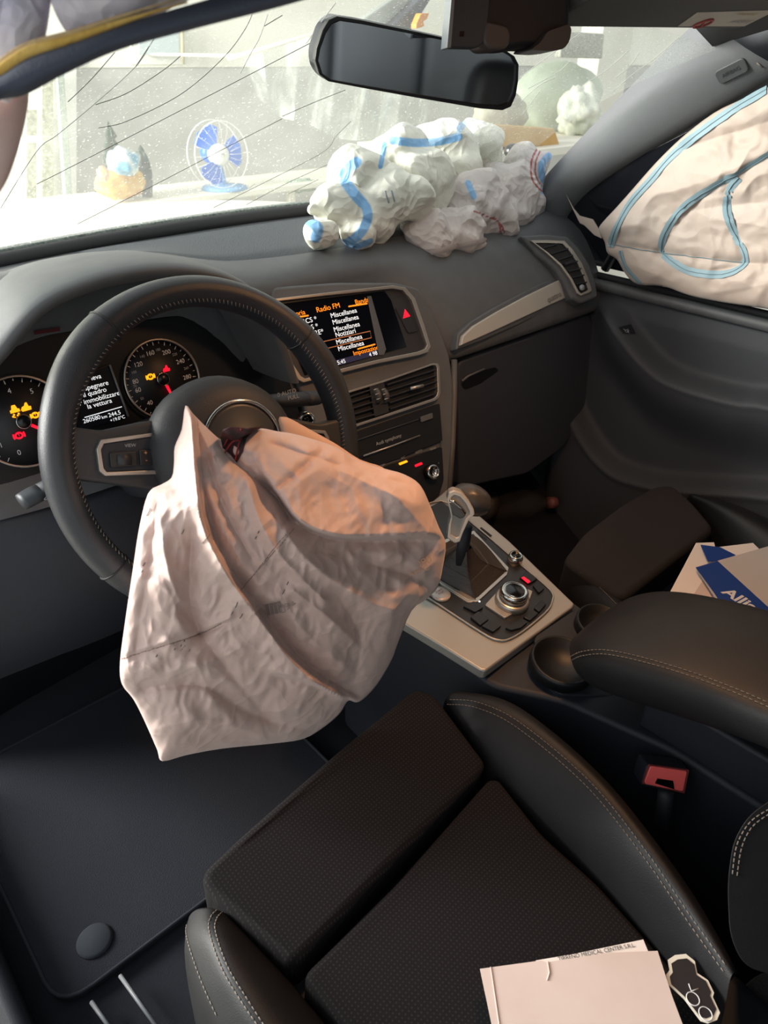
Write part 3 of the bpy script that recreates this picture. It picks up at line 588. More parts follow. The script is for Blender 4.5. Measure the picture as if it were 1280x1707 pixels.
# corner vent at the passenger side
vp = Plane((.62, .745, .755), (.80, -.42, -.3), (.0, .55, .83)); vp.O = vp.O+vp.N*.045
cv = thing('corner_vent', 'curved dashboard corner vent with silver edge by the door', 'air vent', vp(940, 445))
fo = [(884, 400.5), (912, 400), (941, 401), (955, 416), (970, 438), (980, 462), (987, 484), (983, 487.5), (968, 493), (962, 489), (950, 465), (933, 442), (910, 421)]
fi = [(892, 405), (914, 405), (938, 406), (950, 419), (964, 440), (974, 464), (981, 482), (979, 484), (969, 489), (965, 486), (953, 463), (936, 440), (914, 421)]
slab('surround', PX(vp, [(868, 392), (912, 390), (947, 393), (966, 412), (984, 440), (994, 470), (998, 495), (970, 506), (953, 498), (940, 470), (922, 446), (895, 424)], -.003), vp.N, .05, M_dash, cv, bevel=.006)
ring('vent_frame', PX(vp, fo, .002), PX(vp, fi, .002), vp.N, .008, M_satin, cv, bevel=.0012)
slab('vent_recess', PX(vp, fi, -.001), vp.N, .002, mat('vent_black', '#0c0e12'), cv, bevel=0)
for a_, b_ in [((905, 414), (930, 407)), ((918, 424), (946, 415)), ((930, 434), (954, 426)), ((941, 443), (962, 436)), ((947, 453), (968, 448)), ((953, 463), (973, 459)), ((959, 474), (977, 471))]:
    p0 = vp(*a_, .001); p1 = vp(*b_, .001); box('vent_slat', (p0+p1)/2, (np.linalg.norm(p1-p0), .003, .006), M_dark, cv, bevel=.0006, ax=((p1-p0)/np.linalg.norm(p1-p0), np.cross(vp.N, (p1-p0)/np.linalg.norm(p1-p0)), vp.N))
slab('vent_knob', PX(vp, [(941, 438), (955, 433), (957, 437), (943, 442)], .006), vp.N, .006, M_dark, cv, bevel=.001)
lathe('vent_wheel', vp(969, 480, .001), vp.N, [(.006, 0), (.006, .004), (0, .005)], M_grey, cv, n=14)
# ================================================================== PASSENGER DOOR
door = thing('door_2', 'dark passenger door with armrest and pocket', None, (.72, .2, .08), kind='structure')
_ipc = {}
def ipl(t, pts):
    q = _ipc.setdefault(id(pts), None) or _ipc.__setitem__(id(pts), cr([(*p, 0) for p in pts], 6)) or _ipc[id(pts)]; return np.interp(t, [p[0] for p in q], [p[1] for p in q])
RZ = [(-.5, .625), (.20, .598), (.32, .582), (.44, .577), (.50, .590), (.55, .618), (.594, .65), (.64, .672), (.8, .70)]
PZ = [(-.5, .50), (.10, .435), (.22, .415), (.40, .350), (.50, .328), (.555, .330), (.62, .365), (.69, .44), (.74, .55), (.8, .60)]
def doorx(y, z):
    x = .705-.012*sstep(.70, .66, z)
    r = ipl(y, RZ); f = sstep(.70, .60, y)
    x -= .055*f*sstep(r+.012, r-.012, z)*sstep(r-.16, r-.015, z)
    x -= .009*f*math.exp(-((z-r)/.012)**2)
    p = ipl(y, PZ); x -= .05*sstep(p+.014, p-.014, z)*sstep(.76, .70, y)
    x -= .012*math.exp(-((z-p)/.013)**2)*sstep(.76, .68, y)
    return x
ys = np.linspace(-.45, 1.08, 150); zs = np.linspace(-.01, .708, 150)
dpn = loft('door_panel', [[V(doorx(y, z), y, z) for z in zs] for y in ys], mat('door_plastic', '#3c3f44', .7, bump='noise', bscale=700, bstr=.15), door)
tube('sill_roll', [V(.70, y, .712) for y in np.linspace(-.45, .84, 20)], .012, M_dash, door, n=10)
tube('window_seal', [V(.717, y, .726) for y in np.linspace(-.45, .74, 20)], .008, mat('rubber', '#222225'), door, n=8)
DR = Surf(dpn)
slab('switch_plate', [DR(*p)[0]+V(-.004, 0, 0) for p in [(1032, 545), (1052, 540), (1060, 556), (1040, 556)]], (-1, 0, 0), .004, M_dark, door, bevel=.001)
text('lettering', 'lock', DR(1046, 549)[0]+V(-.009, 0, 0), (0, -1, 0), (0, 0, 1), .012, M_grey, door)
M_tint = mat('tinted_glass', '#16181d', .12)
sw = slab('window_3', [V(.735, .90, .74), V(.735, -.45, .74), V(.66, -.45, 1.14), V(.655, .36, 1.12), V(.70, .78, .90)], (-1, 0, -.1), .006, M_tint, bevel=.001); tag(sw, 'dark passenger side window behind the curtain airbag', kind='structure')
tube('quarter_bar', [V(.725, .70, .74), V(.70, .585, .99)], .010, M_dark, sw, n=8)
wm = lump('mirror_shell', V(.80, .62, .80), (.05, .05, .06), M_dark, amp=.05); wm.name = 'door_mirror'; tag(wm, 'dark outside door mirror beyond the passenger window', 'mirror')
slab('mirror_glass', [V(.78, .575, .77), V(.84, .575, .77), V(.84, .575, .83), V(.78, .575, .83)], (0, -1, 0), .008, M_chrome, wm, bevel=.002)
tube('mirror_arm', [V(.74, .64, .75), V(.79, .63, .77)], .016, M_dark, wm)
# ---- generic cloth bag outlined in the photo, with its own depth
def atv(X, Y, x=None, y=None):
    r = FW[None]+RT[None]*((X-W/2)/F)[:, None]-UP[None]*((Y-H/2)/F)[:, None]
    t = ((x-CAM[0])/r[:, 0]) if x is not None else ((y-CAM[1])/r[:, 1])
    return CAM[None]+r*t[:, None], r/np.linalg.norm(r, axis=1)[:, None]
def sheet(name, poly, c, base, front, back, m, parent=None, na=260, nr=70, label=None, sharp=3):
    P = np.array([q[:2] for q in cr([(*p, 0) for p in poly], sharp, True)]); c = np.array(c, float)
    d = np.r_[0, np.cumsum(np.linalg.norm(np.diff(np.r_[P, P[:1]], axis=0), axis=1))]; PP = np.r_[P, P[:1]]
    t = np.linspace(0, d[-1], na+1)[:-1]; B = np.stack([np.interp(t, d, PP[:, k]) for k in (0, 1)], 1)
    ss = np.linspace(0, 1, nr+1)[1:]**.85
    Q = np.concatenate([c[None]]+[c+(B-c)*s for s in ss]); S = np.r_[0, np.repeat(ss, na)]
    q, r = base(Q[:, 0], Q[:, 1]); e = np.sqrt(np.clip(1-S**6, 0, 1))[:, None]
    vf = q-r*front(Q[:, 0], Q[:, 1], S)[:, None]*e; vb = q+r*back*e; n1 = len(Q); fs = []
    for o in (0, n1):
        for j in range(na): fs.append([o, o+1+j, o+1+(j+1) % na])
        for i in range(nr-1):
            for j in range(na):
                a = o+1+i*na; fs.append([a+j, a+na+j, a+na+(j+1) % na, a+(j+1) % na])
    o = mk(name, np.concatenate([vf, vb]), fs, m, parent, label=label, fix=False)
    bm = bmesh.new(); bm.from_mesh(o.data); bmesh.ops.remove_doubles(bm, verts=bm.verts, dist=1e-5); bmesh.ops.recalc_face_normals(bm, faces=bm.faces); bm.to_mesh(o.data); bm.free()
    return o
def foldf(lines):
    L = [(np.array([q[:2] for q in cr([(*p, 0) for p in l[0]], 4)]), l[1], l[2], l[3] if len(l) > 3 else 0) for l in lines]
    def f(X, Y):
        h = np.zeros(len(X)); p = np.stack([X, Y], 1)
        for P, amp, w, side in L:          # side +1/-1: only one bank of the line is raised, so a layer edge drops off sharply
            best = np.full(len(X), 1e9); sg = np.zeros(len(X))
            for A, B in zip(P[:-1], P[1:]):
                D = B-A; t = np.clip(((p-A) @ D)/(D @ D+1e-9), 0, 1); e = p-(A+t[:, None]*D); d = np.linalg.norm(e, axis=1); k = d < best
                best[k] = d[k]; sg[k] = (D[0]*(p[k, 1]-A[1])-D[1]*(p[k, 0]-A[0]))/np.linalg.norm(D)
            g = amp*np.exp(-(best/w)**1.25)
            if side: g = g*np.clip(.5+side*sg/5, 0, 1)
            h += g
        return h
    return f
def facets(X, Y, wl, amp, n, seed, warp=.35):
    """planar creased relief: triangular folds in random directions, bent and faded by slow waves"""
    rg = np.random.RandomState(seed); h = np.zeros(len(X))
    for k in range(n):
        a = rg.uniform(0, math.pi); f = 1/(wl*rg.uniform(.6, 1.6)); b = rg.uniform(0, math.pi)
        u = (X*math.cos(a)+Y*math.sin(a))*f; w = warp*np.sin((X*math.cos(b)+Y*math.sin(b))*f*2.1+rg.uniform(0, 6))+.5*warp*np.sin((X*math.sin(b)-Y*math.cos(b))*f*4.3+rg.uniform(0, 6))
        t = u+w+rg.uniform(0, 1); tri = np.abs((t % 1)-.5)*2
        mask = .5+.5*np.sin((X*math.cos(b+1)+Y*math.sin(b+1))*f*1.3*2+rg.uniform(0, 6)); mask = np.clip(mask*1.4-.2, 0, 1)
        h += (tri**1.3-.5)*mask
    return amp*h
# ---- curtain airbag on the passenger side
cb = [(998, 384), (1003, 372), (1028, 345), (1052, 318), (1078, 288), (1102, 262), (1140, 226), (1190, 188), (1235, 166), (1290, 140), (1420, 96), (1450, 300), (1440, 545), (1350, 528), (1280, 515), (1210, 505), (1150, 493), (1105, 477), (1062, 474), (1042, 456), (1028, 432), (1012, 422), (1008, 404)]
cf = foldf([([(1010, 405), (1100, 420), (1230, 437), (1300, 440)], -.008, 8), ([(1080, 330), (1180, 300), (1290, 250)], .014, 30), ([(1030, 380), (1060, 375)], .010, 12), ([(1130, 250), (1210, 225), (1290, 200)], -.010, 14), ([(1150, 352), (1240, 340), (1300, 338)], -.006, 10),
            ([(1210, 300), (1220, 350), (1240, 430)], -.006, 9), ([(1100, 420), (1150, 350), (1230, 290), (1300, 250)], -.007, 9), ([(1100, 420), (1160, 450), (1230, 445)], -.005, 8), ([(1180, 490), (1300, 470)], .008, 20), ([(1050, 440), (1120, 470)], .008, 14)])
ca = thing('curtain_airbag', 'pale pink curtain airbag with blue seams covering the passenger window', 'airbag', V(.66, .35, .72))
cbag = sheet('bag', cb, (1180, 370), lambda x, y: atv(x, y, x=.672-.03*sstep(1000, 1300, x)), lambda x, y, s: .022+cf(x, y)+facets(x, y, 90, .006, 4, 3)+facets(x, y, 34, .0016, 5, 5), .012, M_bagc, ca, na=280, nr=80)
CS = Surf(cbag)
wv = lambda a, b: (lambda t: a+(b-a)*t)
M_seam = mat('seam_thread', '#6c858f', .7)
for p, w_ in [([(1018, 412), (1026, 385), (1050, 340), (1085, 300), (1125, 255), (1180, 212), (1230, 178), (1278, 150)], .017), ([(1300, 245), (1240, 283), (1190, 310), (1140, 345), (1110, 385), (1103, 415), (1115, 432), (1150, 452), (1200, 458), (1232, 448), (1243, 430), (1228, 395), (1212, 355), (1216, 318), (1232, 296)], .014), ([(1034, 418), (1044, 445), (1068, 472)], .010)]:
    if ribbon('blue_seam', p, CS, w_, M_blue2, ca, off=.0012): ribbon('seam_thread', p, CS, .0013, M_seam, ca, off=.0022)
ribbon('seam_thread', [(1016, 406), (1090, 420), (1160, 428), (1238, 436)], CS, .0016, M_seam, ca, off=.002)
tp_ = [(943, 324), (956, 348), (966, 360), (988, 366), (999, 384), (1003, 398), (990, 392), (974, 376), (966, 372), (955, 350)]
slab('tether', [at(*p, x=.675) for p in tp_], (-1, -.3, 0), .004, M_bagc, ca, bevel=.001)
# ================================================================== ROOF AREA
vis = thing('sun_visor', 'grey passenger sun visor with a printed warning label', 'sun visor', at(1100, 30, y=.46))
v0, v1 = at(900, 46, y=.485), at(1330, 50, y=.44); bk = V(-.01, -.17, .062)
vis_o = slab('visor_panel', rnd([v0, v1, v1+bk, v0+bk], .02), np.cross(v1-v0, bk)*(-1 if np.cross(v1-v0, bk)[2] > 0 else 1), .016, mat('visor_vinyl', '#4b4b4a', .8, bump='noise', bscale=500, bstr=.2), vis, bevel=.005)
VS = Surf(vis_o)
lab = [(1130, 43), (1162, 20), (1288, 16), (1284, 43)]
L_ = [VS(*p) for p in lab]
if all(L_):
    nv = L_[0][1]; lb = slab('warning_label', [l[0]+nv*.0008 for l in L_], nv, .0006, mat('label_cream', '#b9b3a6', .6), vis, bevel=0)
    la = L_[0][0]-L_[-1][0]; la = -la/np.linalg.norm(la); lbv = np.cross(nv, la)
    q = VS(1172, 37)
    if q:
        c0 = q[0]+nv*.002; tube('warning_symbol', [c0+la*.013*math.cos(t)+lbv*.013*math.sin(t) for t in np.linspace(0, 2*math.pi, 20)[:-1]], .0016, M_red, vis, closed=True, n=5)
        tube('warning_symbol', [c0-la*.009+lbv*.009, c0+la*.009-lbv*.009], .0014, M_red, vis, n=5)
    q = VS(1235, 35)
    if q: text('lettering', 'AIRBAG', q[0]+nv*.0016, la, lbv, .016, M_grey, vis)
    q = VS(1245, 22)
    if q: text('lettering', 'WARNING', q[0]+nv*.0016, la, lbv, .010, mat('label_yellow', '#a3904a', .7), vis)
cl_ = at(1005, 8, y=.46); box('visor_clip', cl_, (.062, .03, .018), M_blk, vis, bevel=.005, ax=(V(.97, -.24, 0), V(.24, .97, 0), V(0, 0, 1)))
tube('clip_edge', [at(x, y, y=.445) for x, y in [(978, 14), (1000, 19), (1034, 19), (1037, 12)]], .0014, M_satin, vis, n=5)
# overhead lamp console (its warm lamp lights the console and the airbag)
ov = thing('overhead_lamp', 'warm lit reading lamp in the overhead console', 'lamp', V(-.02, .24, 1.235))
box('housing', (-.02, .24, 1.243), (.22, .16, .03), M_head, ov, bevel=.008)
for x in (-.075, .035): box('lens', (x, .235, 1.2262), (.055, .05, .006), mat('lamp_lens', '#ffb070', .4, emit=6), ov, bevel=.002)
lamp = bpy.data.lights.new('reading_lamp_light', 'AREA'); lamp.energy = 1.7; lamp.color = (1.0, .50, .22); lamp.size = .06; lamp.spread = rad(130)
lo = bpy.data.objects.new('reading_lamp_light', lamp); COL.objects.link(lo); lo.location = (-.02, .235, 1.22)
# interior mirror
MP = Plane((-.010, .545, 1.114), (.263, -.0916, -.034), (0, -.136, .99))
mo = [(525, 100), (528, 80), (538, 50), (548, 33), (562, 27), (600, 33), (700, 54), (800, 76), (846, 86), (858, 94), (865, 108), (864, 135), (860, 160), (852, 178), (838, 184), (800, 181), (700, 164), (600, 146), (548, 136), (532, 124)]
cm = np.mean(mo, axis=0); mi = [tuple(cm+(np.array(p)-cm)*np.array((.968, .90))) for p in mo]
mir = thing('interior_mirror', 'black framed rear view mirror hanging from windscreen', 'mirror', MP(695, 105))
slab('mirror_shell', PX(MP, mo, -.006), MP.N, .034, M_dark, mir, bevel=.010, seg=4)
ring('mirror_frame', PX(MP, mo, 0), PX(MP, mi, 0), MP.N, .010, mat('frame_black', '#1a1b1e', .35), mir, bevel=.0025)
slab('mirror_glass', PX(MP, mi, -.0025), MP.N, .003, mat('mirror_glass', '#aab0b4', .05, 1.0), mir, bevel=0)
tube('mirror_stalk', [MP(800, 95, -.02), MP(830, 60, -.05), MP(860, 20, -.07)], .012, M_dark, mir)
# sensor cover in front of the mirror mount
sc_ = thing('sensor_cover', 'dark two lobed camera cover at the mirror mount', 'sensor housing', at(850, 40, y=.50))
CPl = Plane(at(790, 40, y=.475), (.9, -.43, 0), (0, .1, 1))
slab('front_plate', rnd(PX(CPl, [(747, 79), (757, -20), (819, -20), (811, 66), (797, 80)]), .004), CPl.N, .02, mat('cover_grey', '#35373b', .5, bump='noise', bscale=700, bstr=.2), sc_, bevel=.002)
slab('plate_frame', rnd(PX(CPl, [(745, 80), (754, -20), (760, -20), (752, 80)], .001), .001), CPl.N, .02, mat('frame_edge', '#7c8084', .35), sc_, bevel=.001)
slab('sensor_window', PX(CPl, [(767, 52), (774, 52), (773, 61), (766, 61)], .0008), CPl.N, .001, M_blk, sc_, bevel=0)
slab('housing', rnd(PX(CPl, [(800, -20), (953, -20), (951, 60), (940, 80), (905, 84), (880, 78), (845, 84), (812, 80), (805, 70)], -.012), .012), CPl.N, .05, mat('housing_dark', '#17181d', .5), sc_, bevel=.008)
M_lobe = mat('lobe_brown', '#4a4340', .45)
for poly in ([(812, 34), (846, 42), (853, 56), (850, 72), (842, 82), (818, 83), (806, 72), (809, 50)], [(912, 52), (948, 40), (953, 48), (950, 68), (940, 82), (915, 85), (884, 83), (902, 70)]):
    slab('lobe', rnd(PX(CPl, poly, .002), .006), CPl.N, .05, M_lobe, sc_, bevel=.010, seg=5)
# torn headliner edge and bunched curtain bag on the driver side, close to the lens
th_ = thing('torn_headliner', 'dark sagging headliner edge with torn yellow foam', 'headliner', at(250, 60, d=.36))
low = cr([(-140, 236, 0), (-60, 196, 0), (0, 168, 0), (42, 160, 0), (110, 124, 0), (200, 84, 0), (330, 48, 0), (470, 12, 0), (600, -26, 0), (720, -60, 0)], 6)
hi = cr([(-140, 196, 0), (-60, 158, 0), (0, 124, 0), (50, 92, 0), (120, 70, 0), (200, 42, 0), (270, 20, 0), (360, -6, 0), (470, -40, 0), (600, -80, 0)], 6)
rows = []
for a, b in zip(low, hi):
    row = []
    for t, dd in [(0, .375), (.0, .350), (.25, .343), (.6, .342), (.9, .345), (1.0, .352), (1.0, .385)]:
        p = a*(1-t)+b*t; row.append(at(p[0], p[1], d=dd))
    rows.append(row)
loft('headliner_roll', rows, mat('roll_fabric', '#3e4350', .9, bump='noise', bscale=600, bstr=.3), th_, closed=True, sub=1)
fo_ = [(p[0], p[1]) for p in hi][:40]
M_foam = mat('yellow_foam', '#c9a04a', .95, bump='noise', bscale=260, bstr=.6, var='#dcb766', vscale=40)
tube('foam_edge', [at(x, y-4, d=.350) for x, y in fo_], [.0030*max(.15, 1-max(0, i-18)/22) for i in range(len(fo_))], M_foam, th_, n=8)
tube('foam_edge', [at(x-2, y-13, d=.352) for x, y in fo_], [.0026*max(.15, 1-max(0, i-16)/24) for i in range(len(fo_))], mat('pale_foam', '#c7ab7e', .95, bump='noise', bscale=260, bstr=.6), th_, n=8)
lb_ = thing('bunched_airbag', 'bunched lilac grey airbag fabric above the torn headliner', 'airbag', at(60, 40, d=.37))
M_lil = mat('airbag_lilac', '#f0e6e6', .6, bump='crease', bscale=60, bstr=.3, var='#dcd8ea', vscale=25)
def fold(name, pts, rr_, d, m): return tube(name, cr([at(x, y, d=d) for x, y in pts], 5), np.interp(np.linspace(0, 1, (len(pts)-1)*5+1), np.linspace(0, 1, len(rr_)), rr_), m, lb_, n=18, sub=1)
fold('fabric_fold', [(60, -90), (45, -20), (34, 40), (14, 100), (-20, 150)], [.012, .012, .0125, .012, .010], .372, M_lil)
fold('fabric_fold', [(420, -90), (300, -45), (190, 0), (120, 18), (96, 26)], [.010, .012, .014, .012, .007], .376, M_lil)
fold('fabric_fold', [(-10, -60), (-16, 20), (-30, 90)], [.010, .011, .010], .366, M_lil)
fold('hanging_tail', [(10, 130), (12, 170), (4, 230), (-8, 290), (-22, 330)], [.012, .0105, .009, .0065, .003], .40, mat('airbag_tail', '#f0cfc4', .6, var='#e2bcb4', vscale=30))
# ================================================================== STEERING WHEEL
Wc = V(-.372, .489, .759); tl = rad(22.5); wu = V(0, math.sin(tl), math.cos(tl)); wn = V(0, -math.cos(tl), math.sin(tl))
rho = rad(-15); ex = V(1, 0, 0)*math.cos(rho)+wu*math.sin(rho); ey = -V(1, 0, 0)*math.sin(rho)+wu*math.cos(rho)
WP = Plane(Wc, (1, 0, 0), wu)
sw_ = thing('steering_wheel', 'black leather steering wheel turned slightly with burst hub cover', 'steering wheel', Wc-wu*.19)
wl_ = lambda x, y, o=0: Wc+ex*x+ey*y+wn*o
nR, nS = 120, 20; vs = []; fs = []
RC = .172
def rsec(a):
    g = sum(math.exp(-(((math.degrees(a)-c+180) % 360-180)/16)**2) for c in (38, 142)); return .0165+.0022*g, .0205+.001*g
for i in range(nR):
    a = 2*math.pi*i/nR; e = ex*math.cos(a)+ey*math.sin(a); r1, r2 = rsec(a)
    for k in range(nS):
        b = 2*math.pi*k/nS; vs.append(Wc+e*(RC+r1*math.cos(b))+wn*r2*math.sin(b))
for i in range(nR):
    for k in range(nS): fs.append([i*nS+k, ((i+1) % nR)*nS+k, ((i+1) % nR)*nS+(k+1) % nS, i*nS+(k+1) % nS])
rim = mk('rim', vs, fs, M_rim, sw_)
for ad_ in (48, 132, 222, 318):
    a = rad(ad_); e = ex*math.cos(a)+ey*math.sin(a); r1, r2 = rsec(a)
    tube('rim_seam', [Wc+e*(RC+(r1+.0002)*math.cos(b))+wn*(r2+.0002)*math.sin(b) for b in np.linspace(0, 2*math.pi, 20)[:-1]], .0011, mat('seam_dark', '#0d0d0f', .6), sw_, closed=True, n=5)
vs = []; fs = []
for i in range(210):
    a = 2*math.pi*i/210
    for (b0, b1) in ((2.48, 2.24),):
        p = []
        for aa, b in ((a, b0), (a+.014, b1)):
            e = ex*math.cos(aa)+ey*math.sin(aa); r1, r2 = rsec(aa); p.append(Wc+e*(RC+(r1+.0006)*math.cos(b))+wn*(r2+.0006)*math.sin(b))
        v, f = sweep(p, .0005, n=4); o_ = len(vs); vs += v; fs += [[q+o_ for q in g] for g in f]
so = mk('rim_stitching', vs, fs, M_stitch, sw_); so['kind'] = 'stuff'
# hub and spokes
def dome(name, prof_, n=40, m=M_dark, sx=1, sy=1, c=(0, 0)):
    vs = []; fs = []
    for r, h in prof_:
        for i in range(n):
            a = 2*math.pi*i/n; vs.append(wl_(c[0]+r*sx*math.cos(a), c[1]+r*sy*math.sin(a), h))
    for j in range(len(prof_)-1):
        for i in range(n): fs.append([j*n+i, j*n+(i+1) % n, (j+1)*n+(i+1) % n, (j+1)*n+i])
    fs += [list(range(n)), list(range((len(prof_)-1)*n, len(prof_)*n))]
    return mk(name, vs, fs, m, sw_)
M_hub = mat('hub_plastic', '#2b2c2f', .55, bump='noise', bscale=800, bstr=.2)
dome('hub', [(.070, -.03), (.078, -.005), (.080, .012), (.076, .028), (.066, .038), (.054, .043), (.03, .045), (0, .045)], m=M_hub, sx=1.08)
dome('badge_plate', [(.044, .040), (.044, .0475), (.040, .0485), (0, .0487)], m=mat('badge_plate_grey', '#3a3c3f', .4), c=(.006, .004))
tube('badge_ring', [wl_(.006+.046*math.cos(a), .004+.046*math.sin(a), .048) for a in np.linspace(0, 2*math.pi, 48)[:-1]], .0022, M_chrome, sw_, closed=True, n=8)
def spoke(sgn):
    pts = [(.165, .030), (.13, .024), (.075, .034), (.06, .0), (.075, -.042), (.125, -.030), (.165, -.022)]
    slab('spoke', rnd([wl_(sgn*x, y, .012) for x, y in pts], .008), wn, .030, M_hub, sw_, bevel=.006)
    o = [(.134, .015), (.080, .020), (.076, .016), (.072, -.018), (.077, -.023), (.133, -.021), (.138, -.016), (.139, .006)]
    i_ = [(.131, .011), (.082, .016), (.080, .013), (.0765, -.015), (.080, -.0185), (.131, -.017), (.1335, -.013), (.1345, .005)]
    ring('switch_frame', [wl_(sgn*x, y, .0165) for x, y in o], [wl_(sgn*x, y, .0165) for x, y in i_], wn, .008, M_satin, sw_, bevel=.001)
    slab('switch_panel', [wl_(sgn*x, y, .0145) for x, y in i_], wn, .004, M_dark, sw_, bevel=.001)
    slab('switch', rnd([wl_(sgn*x, y, .0175) for x, y in [(.127, -.013), (.100, -.013), (.100, .002), (.127, .002)]], .002), wn, .004, mat('switch_black', '#17181b', .4), sw_, bevel=.001)
    lathe('roller', wl_(sgn*.113, -.006, .012)-ex*.007, ex, [(0, 0), (.008, 0), (.008, .014), (0, .014)], mat('roller_grey', '#222327', .5), sw_, n=18)
    slab('switch', [wl_(sgn*x, y, .017) for x, y in [(.097, -.013), (.084, -.013), (.084, .003), (.097, .003)]], wn, .003, mat('switch_black', '#17181b'), sw_, bevel=.001)
    text('lettering', 'VIEW' if sgn < 0 else 'NEXT', wl_(sgn*.105, .008, .0152), ex, ey, .0048, M_grey, sw_)
    text('lettering', '+\n-', wl_(sgn*.0905, -.004, .0174), ex, ey, .007, mat('print_amber', '#b5784a', .6, emit=.15), sw_)
spoke(-1); spoke(1)
slab('spoke', [wl_(x, y, .006) for x, y in [(-.042, -.06), (.042, -.06), (.026, -.165), (-.026, -.165)]], wn, .026, M_hub, sw_, bevel=.006)
for s_ in (-1, 1): tube('spoke_edge', cr([wl_(s_*.044, -.055, .010), wl_(s_*.034, -.10, .008), wl_(s_*.028, -.155, .008)], 5), .0018, M_satin, sw_, n=6)
# column and stalks
col = thing('steering_column', 'black steering column shroud behind the wheel', 'steering column', V(-.372, .60, .62))
ca_ = [(-.055, .04), (.055, .04), (.065, 0), (.05, -.055), (-.05, -.055), (-.065, 0)]
slab('shroud', rnd([V(-.372, .53, .745)+V(1, 0, 0)*x+wu*y for x, y in ca_], .02), wn, .17, M_dark, col, bevel=.006)
def stalk(name, label, a, b, r0, r1, txt, tx, capm):
    t = thing(name, label, 'control stalk', a)
    a, b = V(*a), V(*b); d = b-a
    tube('arm', [a, a+d*.3, a+d*.75, b-d*.02], [r0*.7, r0, r1, r1], M_dark, t, n=14, flat=.65)
    tube('end_cap', [b-d*.08, b-d*.02, b+d*.06, b+d*.09], [r1*1.02, r1*1.06, r1*1.02, r1*.95], capm, t, n=14, flat=.65)
    return t
s1a, s1b = V(-.43, .575, .757), at(52, 828, y=.565)
ls = stalk('indicator_stalk', 'black indicator stalk with grey tip left of the wheel', s1a, s1b, .012, .0125, '', 0, mat('cap_grey', '#3d4044', .5))
text('lettering', '<> =D', at(95, 822, y=.550), s1a-s1b, V(0, .2, 1), .011, M_grey, ls)
s2a, s2b = V(-.31, .575, .765), at(516, 664, y=.60)
rs_ = stalk('wiper_stalk', 'black wiper stalk with printed symbols right of the wheel', s2a, s2b, .012, .015, '', 0, M_dark)
for s_, x, y in [('PULL', 489, 662), ('0 AUTO', 478, 655), ('>>', 474, 672)]: text('lettering', s_, at(x, y, y=.578), (1, -.1, 0), (0, .2, 1), .008, M_grey, rs_)
kb = at(511, 700, y=.60); ig = thing('ignition_key', 'shiny chrome ignition key slot ring beside column', 'ignition', kb)
lathe('slot_ring', kb, (-.35, -.85, .25), [(.012, -.01), (.0125, 0), (.011, .006), (.008, .006), (.008, 0)], M_chrome, ig); lathe('slot', kb, (-.35, -.85, .25), [(.0085, -.01), (.0085, .003), (0, .003)], M_blk, ig)
